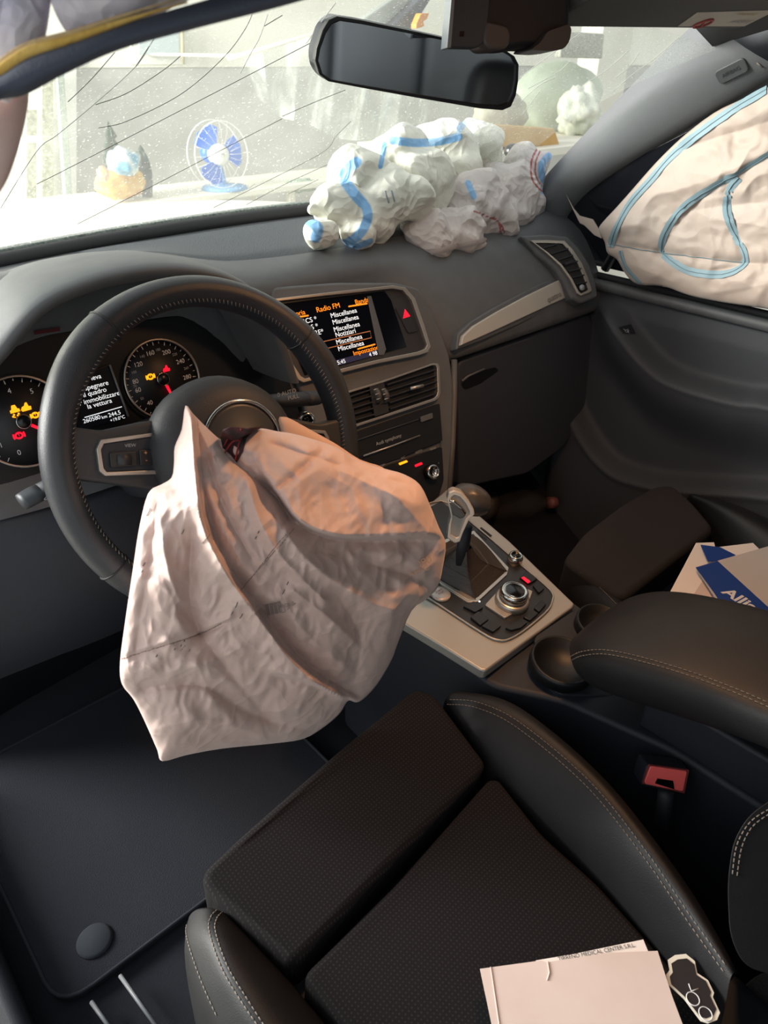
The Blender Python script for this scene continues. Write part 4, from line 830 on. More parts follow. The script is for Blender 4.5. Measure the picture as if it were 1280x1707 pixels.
# ================================================================== DRIVER AIRBAG
da = thing('driver_airbag', 'large deflated pale pink airbag hanging from the steering wheel', 'airbag', V(-.36, .40, .42))
dpoly = [(309, 676), (322, 690), (345, 713), (368, 733), (378, 728), (402, 716), (436, 714), (462, 719), (484, 722), (515, 730), (560, 745), (600, 768), (640, 781), (672, 790), (700, 808), (718, 845), (732, 880), (743, 906), (738, 945), (730, 978), (712, 998), (686, 1018), (664, 1070), (652, 1102), (628, 1142), (605, 1166), (592, 1171), (580, 1168), (566, 1190), (540, 1212), (505, 1232), (450, 1240), (370, 1248), (310, 1259), (270, 1269), (262, 1250), (240, 1200), (222, 1165), (203, 1140), (200, 1104), (208, 1040), (222, 945), (232, 880), (247, 822), (268, 808), (286, 796), (290, 770), (291, 745), (303, 715)]
df_ = foldf([([(322, 700), (337, 860), (377, 950), (424, 1015), (480, 1090), (530, 1135), (585, 1163)], .030, 30, 1), ([(326, 700), (345, 860), (385, 950), (432, 1013), (490, 1088), (540, 1132), (592, 1160)], -.026, 20, -1), ([(370, 880), (415, 955), (465, 1010), (525, 1070), (590, 1125)], .014, 26),
             ([(457, 815), (499, 868), (555, 892), (630, 895), (712, 892)], .026, 34, -1), ([(457, 818), (499, 871), (555, 896), (630, 899), (712, 896)], -.034, 26, 1),
             ([(470, 870), (500, 920), (555, 968), (640, 1013), (690, 1008)], .026, 26), ([(366, 745), (400, 778), (461, 830), (480, 862)], -.030, 9), ([(366, 745), (400, 778), (461, 830)], .014, 26, 1),
             ([(203, 1095), (325, 1057), (380, 1034)], -.008, 7, 1), ([(203, 1095), (325, 1057), (380, 1034)], .006, 12, -1), ([(262, 835), (250, 930), (225, 1090)], -.014, 14), ([(321, 884), (316, 996), (332, 1050)], -.022, 16), ([(470, 1124), (520, 1138), (578, 1168)], .020, 22, -1), ([(470, 1128), (520, 1142), (575, 1172)], -.014, 16, 1),
             ([(309, 690), (330, 770), (360, 860)], .016, 16), ([(500, 750), (580, 790), (690, 840)], .018, 18), ([(455, 740), (520, 760), (560, 775)], -.016, 9), ([(465, 812), (510, 775), (535, 752)], -.012, 7), ([(300, 1010), (390, 1130), (450, 1200)], -.014, 14), ([(240, 1150), (330, 1140), (420, 1190), (520, 1220)], -.014, 11),
             ([(560, 990), (600, 1060), (590, 1140)], -.016, 18), ([(620, 940), (690, 960), (720, 985)], -.018, 12), ([(640, 800), (680, 850), (735, 905)], .012, 16), ([(490, 985), (560, 1040), (600, 1080)], .016, 18), ([(230, 960), (280, 985), (300, 1040)], .014, 16), ([(590, 770), (650, 800), (690, 806)], -.014, 9),
             ([(345, 760), (375, 850), (420, 930)], -.010, 8), ([(410, 790), (430, 860), (470, 930), (540, 1000)], .012, 12), ([(430, 720), (470, 770), (500, 800)], .010, 14), ([(265, 860), (280, 950), (300, 1000)], .012, 10), ([(215, 1110), (280, 1120), (360, 1100), (400, 1080)], .010, 14), ([(250, 1220), (340, 1200), (430, 1225)], .008, 12), ([(660, 1000), (640, 1080), (600, 1150)], .010, 16)])
def dbase(x, y):
    yy = np.full(len(x), .36)
    for _ in range(4):
        p, r = atv(x, y, y=yy); yy = .352-.20*(p[:, 0]+.40)+.075*sstep(.70, .84, p[:, 2])
    return atv(x, y, y=yy)
def dfront(x, y, s):
    return .040+df_(x, y)+facets(x, y, 170, .0050, 3, 11)+facets(x, y, 74, .0036, 6, 21)+facets(x, y, 34, .0019, 7, 31)
dbag = sheet('bag', dpoly, (462, 968), dbase, dfront, .012, M_bagp, da, na=420, nr=130, sharp=3)
BS = Surf(dbag)
M_barc = mat('barcode_ink', '#9a8a84', .8)
for k in range(13):
    x = 441+k*2.1+(k % 3)*.5; ribbon('barcode_bar', [(x, 1007+k*-.45), (x+3.5, 1025-k*.45)], BS, .0006+.0006*(k % 3), M_barc, da, off=.0008, n=4)
q = BS(482, 1006)
if q: text('lettering', '0327', q[0]+q[1]*.0015, V(.9, -.1, .35), V(0, .2, 1), .012, M_barc, da)
q = BS(700, 938)
if q: text('lettering', '6080', q[0]+q[1]*.002, V(.8, -.5, .35), V(0, .2, 1), .013, mat('print_tan', '#c79a7c', .8), da)
q = BS(697, 950)
if q: text('lettering', 'APAC', q[0]+q[1]*.002, V(.8, -.5, .35), V(0, .2, 1), .010, mat('print_tan', '#c79a7c', .8), da)
for p in [[(203, 1098), (260, 1080), (325, 1060), (372, 1037)], [(300, 1085), (312, 1072)], [(400, 985), (425, 955), (460, 910), (478, 890)], [(338, 905), (350, 890)], [(430, 950), (470, 905), (490, 880)]]:
    stitches('bag_seam', p, BS, mat('bag_thread', '#a8948c', .8), da, step=.004, ln=.003, r=.0005)
M_soot = mat('soot', '#6b615e', .9)
for x, y, w_ in [(245, 860, 12), (238, 944, 7), (236, 955, 5), (300, 1078, 4), (306, 1070, 3), (314, 1086, 4), (290, 1083, 3), (392, 1012, 9), (400, 1030, 8), (425, 898, 5), (430, 888, 4), (470, 990, 8), (478, 975, 6), (260, 1095, 4), (302, 890, 8), (385, 1024, 6)]:
    ribbon('soot_mark', [(x, y), (x+w_*.3, y-w_*.45), (x+w_*.5, y-w_)], BS, .0010, M_soot, da, off=.0007, n=3)
# scorched, torn mouth of the bag at the hub
ho = [(366, 732), (372, 716), (384, 711), (398, 712), (412, 714), (424, 712), (436, 716), (424, 722), (412, 735), (405, 752), (399, 768), (388, 756), (376, 746)]
def onbag(x, y, off):
    q = BS(x, y); return q[0]+q[1]*off if q else at(x, y, d=np.linalg.norm(BS(400, 790)[0]-CAM)*.93)
hc = [onbag(*p, .003) for p in ho]; mk('scorched_mouth', [onbag(392, 738, .002)]+hc, [[0, i+1, (i+1) % len(hc)+1] for i in range(len(hc))], mat('scorched', '#4a1a1c', .7, var='#1d1416', vscale=90), da, solid=.001)
for p in [[(372, 748), (384, 735), (396, 728), (402, 716)], [(398, 762), (402, 745), (408, 728), (402, 714)], [(380, 752), (392, 742), (404, 740)]]: tube('tear_cord', cr([onbag(x, y, .005) for x, y in p], 4), .0009, mat('cord_red', '#8a2a2a', .7), da, n=5)

bkl = [(464, 700), (474, 695), (486, 699), (515, 715), (560, 740), (600, 766), (640, 780), (645, 800), (590, 800), (520, 775), (480, 745)]
sheet('back_layer', bkl, (545, 760), lambda x, y: (lambda q, r: (q+r*.05, r))(*dbase(x, y)), lambda x, y, s: .008+facets(x, y, 60, .002, 3, 8), .008, mat('airbag_back', '#d0a890', .62), da, na=80, nr=16)
# ================================================================== CENTRE CONSOLE
con = thing('centre_console', 'black centre console with silver trim and selector panel', 'centre console', V(-.01, .3, .0))
KP = Plane((.0, .34, .437), (1, 0, 0), (0, 1, .13))
ko = [(745, 815), (803, 862), (850, 902), (901, 951), (958, 1006), (955, 1012), (810, 1118), (802, 1117), (740, 1078), (660, 1030), (600, 985), (640, 900)]
slab('trim_panel', PX(KP, ko, 0), KP.N, .018, M_silver, con, bevel=.004)
ki = [(735, 835), (789, 874), (864, 938), (910, 977), (921, 990), (921, 1000), (913, 1017), (880, 1046), (852, 1064), (831, 1067), (802, 1054), (716, 998), (640, 950), (670, 870)]
slab('selector_plate', PX(KP, ki, .0015), KP.N, .004, mat('selector_black', '#222428', .4), con, bevel=.0008)
tube('trim_edge', cr(PX(KP, ki, .0025), 4, True), .0016, M_silver, con, closed=True, n=6)
# tunnel body under the trim
slab('tunnel', rnd([V(-.125, .60, .425), V(.125, .60, .425), V(.095, .24, .405), V(.08, .10, .405), V(.07, -.45, .405), V(-.035, -.45, .405), V(-.05, .03, .405), V(-.085, .17, .405), V(-.135, .25, .405)], .02), (0, 0, 1), .40, M_dark, con, bevel=.008)
slab('front_riser', [V(-.12, .72, .54), V(.125, .69, .54), V(.125, .60, .43), V(-.12, .62, .43)], (0, -.6, .8), .10, M_dark, con, bevel=.006)
# cup holder; shallow raised collars, their black colour stands in for shade of deep wells
slab('cup_tray', rnd(PX(KP, [(890, 1062), (955, 1018), (1060, 1010), (1060, 1160), (930, 1158), (897, 1120)], -.004), .01), KP.N, .01, M_dark, con, bevel=.002)
for x, y, r_ in [(935, 1108, .040), (1000, 1045, .034)]:
    c0 = KP(x, y, .001); lathe('cup_well', c0, KP.N, [(r_*1.12, -.006), (r_*1.12, .008), (r_*1.08, .012), (r_, .012), (r_*.95, -.002), (0, -.003)], mat('well_shade_black', '#0b0c10', .5), con)
# gear gaiter frame and gaiter
gf_o = [(738, 900), (790, 884), (848, 946), (845, 958), (796, 1003), (785, 1003), (690, 945)]
gf_i = [(742, 905), (789, 890), (843, 948), (840, 955), (795, 996), (787, 996), (700, 942)]
ring('gaiter_frame', PX(KP, gf_o, .004), PX(KP, gf_i, .004), KP.N, .004, M_satin, con, bevel=.001)
slab('frame_wing', PX(KP, [(723, 952), (738, 948), (775, 978), (768, 984), (800, 996), (788, 1004), (780, 1004), (735, 975)], .0035), KP.N, .003, M_silver, con, bevel=.001)
gt = KP(775, 905, .075)
base = cr(PX(KP, gf_i, .003), 4, True); rows = []
for t in np.linspace(0, 1, 22):
    k = 1-(1-.16)*t**.62; rows.append([gt*(1-k)+p*k-KP.N*(.045*t*(1-t))+(p-gt)/np.linalg.norm(p-gt)*(.0065*math.sin(t*19+.6*math.sin(j*.5))*(1-t)*min(1, t*6)) for j, p in enumerate(base)])
loft('gaiter', rows, mat('gaiter_leather', '#3a3531', .45, bump='cell', bscale=300, bstr=.2), con, closed=True, sub=1)
# position display, start button, rotary controller, keys
slab('gear_display', rnd(PX(KP, [(716, 945), (733, 943), (775, 978), (766, 985), (735, 968)], .0042), .002), KP.N, .002, M_blk, con, bevel=.0005)
for s_, x, y in [('P', 731, 955), ('R', 738, 960), ('D', 751, 969), ('S', 762, 978)]: text('lettering', s_, KP(x, y, .0046), (1, 0, 0), KP.b, .0085, E_red, con)
slab('gear_lamp', PX(KP, [(748, 963), (755, 962), (758, 968), (750, 970)], .0044), KP.N, .0005, mat('dim_red_lamp', '#b01828', .5, emit=.5), con, bevel=0)
bc = KP(734, 992, .001); lathe('start_button', bc, KP.N, [(.0155, 0), (.0155, .003), (.0145, .0045), (.011, .005), (0, .005)], mat('button_pale', '#c9bdb2', .35, .3), con); text('lettering', 'START\nSTOP', bc+KP.N*.0054+KP.b*.002, (1, 0, 0), KP.b, .0048, mat('print_red', '#c05050', .6), con)
rc = KP(852, 1005, .002)
slab('rotary_plate', rnd(PX(KP, [(808, 1008), (845, 968), (888, 985), (880, 1008), (842, 1030)], .005), .003), KP.N, .004, M_silver, con, bevel=.001)
lathe('rotary_base', rc, KP.N, [(.026, 0), (.026, .010), (.0235, .012)], M_satin, con)
lathe('rotary_knob', rc, KP.N, [(.0215, .010), (.0215, .024), (.020, .027), (.0165, .028), (.0150, .026), (.0150, .027)], M_chrome, con)
lathe('rotary_cap', rc, KP.N, [(.0152, .02), (.0152, .0262), (.013, .0272), (0, .0275)], M_blk, con)
lathe('volume_knob', KP(857, 937, .001), KP.N, [(.0125, 0), (.0125, .010), (.0105, .016), (.0075, .0165), (.0075, .014), (0, .014)], M_chrome, con)
lathe('volume_cap', KP(857, 937, .001), KP.N, [(.0078, .012), (.0078, .0155), (0, .0155)], M_blk, con)
M_key = mat('key_black', '#191a1e', .4)
for poly in [[(784, 1028), (797, 1018), (815, 1032), (801, 1042)], [(803, 1043), (816, 1033), (836, 1042), (822, 1053)], [(842, 1046), (868, 1030), (880, 1036), (868, 1046), (852, 1050)], [(872, 1028), (888, 1016), (898, 1022), (884, 1034)], [(890, 1013), (902, 1000), (911, 1006), (899, 1020)], [(888, 975), (898, 968), (908, 980), (898, 988)], [(866, 962), (878, 952), (896, 964), (884, 972)], [(772, 1010), (790, 1002), (806, 1012), (792, 1020)]]:
    slab('key', rnd(PX(KP, poly, .006), .002), KP.N, .005, M_key, con, bevel=.001)
slab('key_lamp', rnd(PX(KP, [(869, 963), (873, 961), (884, 969), (880, 972)], .0068), .001), KP.N, .001, E_red, con, bevel=0)
lathe('key_lamp', KP(799, 1003, .004), KP.N, [(.0016, 0), (.0016, .001), (0, .001)], E_white, con, n=10)
for k in range(4): slab('grille_slot', PX(KP, [(788+k*4, 890-k*3.2), (806+k*4, 904-k*3.2), (808+k*4, 902-k*3.2), (790+k*4, 888-k*3.2)], .002), KP.N, .001, mat('slot_black', '#08090b', .6), con, bevel=0)
# gear lever
gl = thing('gear_lever', 'black leather gear selector with chrome frame and button', 'gear lever', gt)
tube('stem', [gt-KP.N*.04, gt+V(0, .0, .03)], [.010, .009], M_dark, gl)
HP = Plane(at(770, 860, d=.98), RT, (0, .25, .97))
o_ = [(745, 832), (748, 822), (756, 818), (768, 822), (782, 836), (790, 850), (791, 858), (782, 866), (772, 888), (766, 904), (758, 906), (746, 898), (748, 875), (752, 862), (748, 845)]
ck = np.mean(o_, axis=0); i_ = [tuple(ck+(np.array(p)-ck)*np.array((.70, .80))) for p in o_]; i_x = [(752, 837), (752, 827), (758, 825), (766, 828), (778, 840), (784, 850), (785, 856), (777, 863), (768, 884), (763, 898), (757, 900), (751, 894), (753, 876), (757, 862), (753, 846)]
slab('knob_face', PX(HP, o_, .0055), HP.N, .020, mat('knob_satin', '#a29e98', .4, .3), gl, bevel=.003)
ring('knob_frame', PX(HP, o_, .007), PX(HP, i_, .007), HP.N, .006, mat('knob_chrome', '#d6d0c6', .3, .45), gl, bevel=.0015)
slab('release_button', rnd(PX(HP, [(749, 838), (754, 833), (777, 853), (776, 861), (768, 866), (754, 858)], .009), .004), HP.N, .008, mat('release_grey', '#6a6662', .3, .4), gl, bevel=.002)
tube('button_edge', PX(HP, [(749, 836), (756, 836), (766, 845), (775, 856)], .0105), .0026, M_chrome, gl, n=8)
kn = at(785, 833, d=1.0); skn = 1.01/F
lump('knob', kn, (36*skn, 26*skn, .026), mat('knob_leather', '#3a3836', .4), gl, amp=.04, basis=np.array([RT*.92-UP*.38, UP*.92+RT*.38, FW]))
# ---- armrest
arm = thing('armrest', 'black leather centre armrest with double stitching', 'armrest', V(0, -.05, .44))
def armsec(y):
    w = .098*(1-.5*max(0, (y-.13)/.055)**2); cx = -.018
    zt = float(np.interp(y, [-.45, -.06, .02, .07, .115, .15, .17, .185], [.66, .600, .585, .570, .553, .533, .518, .495])); zb = float(np.interp(y, [-.45, -.075, 0, .11, .15, .185], [.60, .545, .518, .475, .470, .478]))
    return [V(cx-w*.80, y, zb), V(cx-w*.93, y, zb+.008), V(cx-w, y, zb+(zt-zb)*.40), V(cx-w*1.0, y, zb+(zt-zb)*.72), V(cx-w*.93, y, zb+(zt-zb)*.92), V(cx-w*.6, y, zt), V(cx, y, zt+.004), V(cx+w*.6, y, zt), V(cx+w*.93, y, zb+(zt-zb)*.9), V(cx+w, y, zb+(zt-zb)*.6), V(cx+w*.93, y, zb+.008), V(cx+w*.80, y, zb)]
rows = [armsec(y) for y in [.184, .180, .170, .15, .12, .08, .03, -.05, -.15, -.25, -.35, -.45]]
am = loft('pad', rows, M_leather, arm, closed=True, sub=2)
bm = bmesh.new(); bm.from_mesh(am.data); bm.verts.ensure_lookup_table(); bm.faces.new([bm.verts[i] for i in range(12)]); bmesh.ops.recalc_face_normals(bm, faces=bm.faces); bm.to_mesh(am.data); bm.free()
for p_ in am.data.polygons: p_.use_smooth = True
AS = Surf(am)
for dy in (0, 7): stitches('stitching', [(952, 1094+dy), (972, 1086+dy), (1010, 1084+dy), (1070, 1096+dy), (1150, 1120+dy), (1230, 1150+dy), (1290, 1176+dy)], AS, M_stitch, arm)
slab('armrest_base', [V(-.045, .08, .47), V(.06, .08, .47), V(.06, -.45, .47), V(-.03, -.45, .47)], (0, 0, 1), .068, M_dark, arm, bevel=.006)
# ================================================================== SEATS
def belt(t, P): return np.array([np.interp(t, np.linspace(0, 1, len(P)), [p[k] for p in P]) for k in range(3)])
def bolster(name, inner, ridge, outer, zi, zr, zo, zb, m, parent, push=None, n=24):
    I = cr([at(*p, z=z) for p, z in zip(inner, zi)], 4); R_ = cr([at(*p, z=z) for p, z in zip(ridge, zr)], 4); O_ = cr([at(*p, z=z) for p, z in zip(outer, zo)], 4)
    rows = []
    for k in range(n+1):
        t = k/n; a, b, c = belt(t, I), belt(t, R_), belt(t, O_); push_ = push if push is not None else V(0, 0, 0)
        e = math.sin(math.pi*min(1, max(0, t*3.2+.12))/2) if t < .3 else 1.0
        rows.append([a+V(0, 0, -.05), a, a*.6+b*.4+V(0, 0, .008*e), b+V(0, 0, .004*e), b*.4+c*.6+V(0, 0, .002), c+V(0, 0, -.004), c+push_*.6+V(0, 0, -.03), c+push_+V(0, 0, zb-c[2])])
    o = loft(name, rows, m, parent, sub=2)
    bm = bmesh.new(); bm.from_mesh(o.data); bm.verts.ensure_lookup_table(); w = len(rows[0]); bm.faces.new([bm.verts[i] for i in range(w)]); bmesh.ops.recalc_face_normals(bm, faces=bm.faces); bm.to_mesh(o.data); bm.free()
    for p_ in o.data.polygons: p_.use_smooth = True
    return o
seat = thing('driver_car_seat', 'black leather and suede driver seat with perforated cushion', 'car seat', V(-.38, .05, .0))
T_ = [at(326, 1462, z=.386), at(400, 1392, z=.394), at(560, 1252, z=.398), at(690, 1146, z=.397), at(722, 1152, z=.396), at(812, 1272, z=.374), at(798, 1292, z=.372), at(640, 1452, z=.372), at(498, 1600, z=.366), at(478, 1606, z=.366)]
tpn = np.cross(T_[3]-T_[0], T_[7]-T_[0]); tpn = tpn*np.sign(tpn[2])
slab('thigh_pad', rnd(T_, .02), tpn, .085, M_perf, seat, bevel=.024, seg=6)
C_ = [at(500, 1632, z=.356), at(660, 1470, z=.362), at(815, 1296, z=.363), at(832, 1296, z=.362), at(905, 1385, z=.356), at(1000, 1470, z=.346), at(1120, 1605, z=.334), V(-.26, -.20, .322), V(-.50, -.20, .322)]
C_ = [V(p[0], p[1], .362+.12*(p[1]-.17)) for p in C_]
slab('seat_panel', rnd(C_, .015), np.cross(C_[2]-C_[0], C_[7]-C_[0])*-1 if np.cross(C_[2]-C_[0], C_[7]-C_[0])[2] < 0 else np.cross(C_[2]-C_[0], C_[7]-C_[0]), .08, M_perf, seat, bevel=.010, seg=4)
br_ = bolster('side_bolster', [(735, 1168), (780, 1228), (830, 1290), (915, 1375), (1000, 1460), (1120, 1600), (1200, 1720)], [(742, 1156), (810, 1172), (880, 1208), (985, 1300), (1080, 1418), (1150, 1520), (1215, 1625)], [(756, 1149), (840, 1160), (915, 1208), (1012, 1295), (1098, 1400), (1172, 1505), (1235, 1620)], [.375, .37, .362, .355, .347, .338, .33], [.392, .41, .418, .420, .415, .405, .395], [.385, .405, .412, .413, .408, .398, .388], .15, M_leather, seat, push=V(.015, .01, 0))
BSs = Surf(br_)
for dd in ((0, 0), (-5, 8)): stitches('stitching', [(750+dd[0], 1166+dd[1]), (800+dd[0], 1172+dd[1]), (870+dd[0], 1207+dd[1]), (985+dd[0], 1305+dd[1]), (1080+dd[0], 1423+dd[1]), (1150+dd[0], 1525+dd[1]), (1212+dd[0], 1612+dd[1])], BSs, M_stitch, seat)
bl_ = bolster('side_bolster', [(385, 1525), (430, 1570), (480, 1622), (520, 1668), (560, 1715), (620, 1790)], [(352, 1508), (362, 1558), (382, 1612), (412, 1668), (445, 1722), (500, 1800)], [(318, 1512), (312, 1560), (332, 1628), (360, 1690), (385, 1735), (420, 1800)], [.35, .348, .346, .343, .34, .335], [.372, .392, .398, .398, .396, .39], [.345, .360, .366, .366, .364, .36], .13, M_leather, seat, push=V(-.015, .01, 0))
BL = Surf(bl_)
for pts in ([(366, 1513), (351, 1530), (350, 1556), (370, 1614), (400, 1665), (432, 1712)], [(375, 1516), (361, 1532), (360, 1556), (380, 1612), (410, 1662), (442, 1712)], [(318, 1514), (312, 1540), (313, 1566), (335, 1632), (365, 1700)]): stitches('stitching', pts, BL, M_stitch, seat)
for a_, b_ in (((200, 1626), (264, 1715)), ((152, 1670), (190, 1722))): tube('seat_rail', [at(*a_, z=.03), at(*b_, z=.03)], .003, mat('rail_grey', '#6d7074', .5), seat, n=6)
slab('seat_base', [V(-.585, .24, .30), V(-.16, .25, .30), V(-.16, -.30, .28), V(-.585, -.30, .28)], (0, 0, 1), .22, M_dark, seat, bevel=.02)
YS = -.115
sb1 = [(1330, 1300), (1290, 1330), (1248, 1358), (1222, 1402), (1212, 1470), (1216, 1560), (1240, 1612), (1340, 1640)]
SBP = Plane((-.165, -.10, .525), (.72, -.69, 0), (.42, .42, .80)); bbo = slab('backrest_bolster', rnd(PX(SBP, sb1), .02), -ray(1262, 1470), .10, M_leather, seat, bevel=.014, seg=5)
slab('backrest', rnd([V(-.56, -.20, .36), V(-.20, -.20, .36), V(-.20, -.34, .95), V(-.56, -.34, .95)], .06), (0, 1, .24), .12, M_leather, seat, bevel=.03, seg=4)
sb2 = [(1350, 1600), (1290, 1612), (1250, 1632), (1224, 1664), (1208, 1712), (1214, 1780), (1360, 1800)]
SBQ = Plane(at(1250, 1680, d=.80), (.72, -.69, 0), (.42, .42, .80)); slab('lumbar_pad', rnd(PX(SBQ, sb2), .02), -ray(1250, 1690), .06, mat('lumbar_leather', '#35312f', .5, bump='cell', bscale=400, bstr=.2), seat, bevel=.018, seg=5)
SBs = Surf(bbo)
for dd in (0, 8): stitches('stitching', [(1282, 1348+dd), (1250+dd*.4, 1370+dd), (1228+dd, 1408+dd*.5), (1220+dd, 1460)], SBs, M_stitch, seat)
# ---- passenger seat
ps_ = thing('passenger_car_seat', 'black passenger seat with suede thigh pad behind the console', 'car seat', V(.37, .05, .0))
Q_ = [at(938, 932, z=.385), at(975, 885, z=.392), at(1040, 836, z=.398), at(1094, 807, z=.400), at(1122, 806, z=.400), at(1158, 838, z=.392), at(1193, 880, z=.380), at(1120, 935, z=.378), at(1040, 998, z=.375), at(1000, 975, z=.372)]
qn = np.cross(Q_[3]-Q_[0], Q_[8]-Q_[0]); qn = qn*np.sign(qn[2])
slab('thigh_pad', rnd(Q_, .02), qn, .085, M_suede, ps_, bevel=.018, seg=5)
slab('seat_panel', rnd([V(.22, .21, .36), V(.50, .22, .365), V(.50, -.20, .315), V(.22, -.20, .315)], .02), (0, -.12, 1), .08, M_suede, ps_, bevel=.012, seg=4)
b3 = bolster('side_bolster', [(1040, 1012), (1085, 1040), (1150, 1080), (1300, 1160)], [(985, 968), (1030, 1005), (1080, 1040), (1250, 1150)], [(946, 962), (970, 1000), (1040, 1060), (1200, 1180)], [.35, .352, .352, .35], [.360, .382, .390, .39], [.335, .350, .360, .36], .15, M_leather, ps_, push=V(-.01, .01, 0))
B3 = Surf(b3); stitches('stitching', [(970, 965), (985, 968), (1005, 985), (1030, 1010)], B3, M_stitch, ps_)
b4 = bolster('side_bolster', [(1165, 850), (1200, 890), (1250, 940), (1330, 1010)], [(1150, 826), (1210, 850), (1290, 892), (1400, 960)], [(1146, 820), (1215, 832), (1300, 868), (1420, 930)], [.37, .36, .352, .345], [.392, .408, .412, .41], [.385, .40, .404, .40], .15, M_leather, ps_, push=V(.015, .01, 0))
slab('seat_base', [V(.16, .25, .30), V(.60, .26, .30), V(.60, -.30, .28), V(.16, -.30, .28)], (0, 0, 1), .22, M_dark, ps_, bevel=.02)
slab('backrest', rnd([V(.16, -.22, .36), V(.58, -.22, .36), V(.56, -.38, .92), V(.20, -.38, .92)], .06), (0, 1, .24), .12, M_leather, ps_, bevel=.035, seg=4)
slab('headrest', rnd([V(.26, -.37, .95), V(.49, -.37, .95), V(.48, -.39, 1.10), V(.27, -.39, 1.10)], .04), (0, 1, .1), .09, M_leather, ps_, bevel=.03, seg=4)
# ---- rear bench, reflected in the mirror
M_rear = mat('rear_leather', '#8f9296', .5, bump='cell', bscale=900, bstr=.15)
rb = thing('rear_bench', 'dark rear bench seen reflected in the mirror', 'car seat', V(0, -1.05, 0))
for x0, x1 in ((-.62, -.15), (-.14, .14), (.15, .62)): slab('backrest', rnd([V(x0, -1.00, .38), V(x1, -1.00, .38), V(x1, -1.14, .92), V(x0, -1.14, .92)], .05), (0, 1, .26), .12, M_rear, rb, bevel=.03, seg=4)
slab('cushion', rnd([V(-.62, -.52, .38), V(.62, -.52, .38), V(.62, -1.02, .34), V(-.62, -1.02, .34)], .05), (0, 0, 1), .14, M_rear, rb, bevel=.03, seg=4)
for x in (-.40, 0, .40): slab('headrest', rnd([V(x-.11, -1.13, .95), V(x+.11, -1.13, .95), V(x+.10, -1.15, 1.08), V(x-.10, -1.15, 1.08)], .04), (0, 1, .1), .08, M_rear, rb, bevel=.028, seg=4)
slab('release_handle', rnd([V(.30, -1.07, .70), V(.46, -1.07, .70), V(.46, -1.08, .73), V(.30, -1.08, .73)], .01), (0, 1, .2), .02, mat('handle_pale', '#9a9a98', .4), rb, bevel=.004)
bk_ = box('wall_rear', (0, -1.75, .60), (1.4, .04, 1.25), M_dark, bevel=.004); tag(bk_, 'dark rear panel of the car interior', kind='structure')
for s_ in (-1, 1):
    o = box('trim_side', (s_*.70, -1.1, .35), (.05, 1.2, .72), M_dark, bevel=.01); o.name = 'trim_3' if s_ > 0 else 'trim_4'; tag(o, 'dark rear side panel of the car', kind='structure')
    o = tube('pillar', cr([V(s_*.70, -.42, .1), V(s_*.70, -.45, .7), V(s_*.62, -.50, 1.17)], 5), .05, M_pillar); o.name = 'trim_5' if s_ > 0 else 'trim_6'; tag(o, 'grey centre door pillar of the car', kind='structure')
# ================================================================== LOOSE THINGS
def banded(m0, bands):
    m = m0.copy(); nt = m.node_tree; b = nt.nodes['Principled BSDF']; prev = b.inputs['Base Color'].links[0].from_socket if b.inputs['Base Color'].links else None
    for nm, col_ in bands:
        at_ = nt.nodes.new('ShaderNodeAttribute'); at_.attribute_name = nm; mr = nt.nodes.new('ShaderNodeMapRange'); mr.inputs[1].default_value = .42; mr.inputs[2].default_value = .58
        mx = nt.nodes.new('ShaderNodeMix'); mx.data_type = 'RGBA'; mx.inputs[7].default_value = (*lin(col_), 1)
        if prev: nt.links.new(prev, mx.inputs[6])
        else: mx.inputs[6].default_value = b.inputs['Base Color'].default_value[:]
        nt.links.new(at_.outputs['Fac'], mr.inputs[0]); nt.links.new(mr.outputs[0], mx.inputs[0]); prev = mx.outputs[2]
    nt.links.new(prev, b.inputs['Base Color']); return m
def paintband(o, name, lines):
    me = o.data; n = len(me.vertices); co = np.empty(n*3); me.vertices.foreach_get('co', co); co = co.reshape(-1, 3)+origin(o.parent); no_ = np.empty(n*3); me.vertices.foreach_get('normal', no_); no_ = no_.reshape(-1, 3)
    d = co-CAM; z = d @ FW; p = np.stack([W/2+F*(d @ RT)/z, H/2-F*(d @ UP)/z], 1); val = np.zeros(n)
    for pts, w_ in lines:
        P = np.array([q[:2] for q in cr([(*q, 0) for q in pts], 5)]); best = np.full(n, 1e9)
        for A, B in zip(P[:-1], P[1:]):
            D = B-A; t = np.clip(((p-A) @ D)/(D @ D+1e-9), 0, 1); best = np.minimum(best, np.linalg.norm(A+t[:, None]*D-p, axis=1))
        val = np.maximum(val, np.clip(1-best/w_*.5, 0, 1))
    val *= ((no_*d).sum(1) < 0); a_ = me.attributes.new(name, 'FLOAT', 'POINT'); a_.data.foreach_set('value', val)
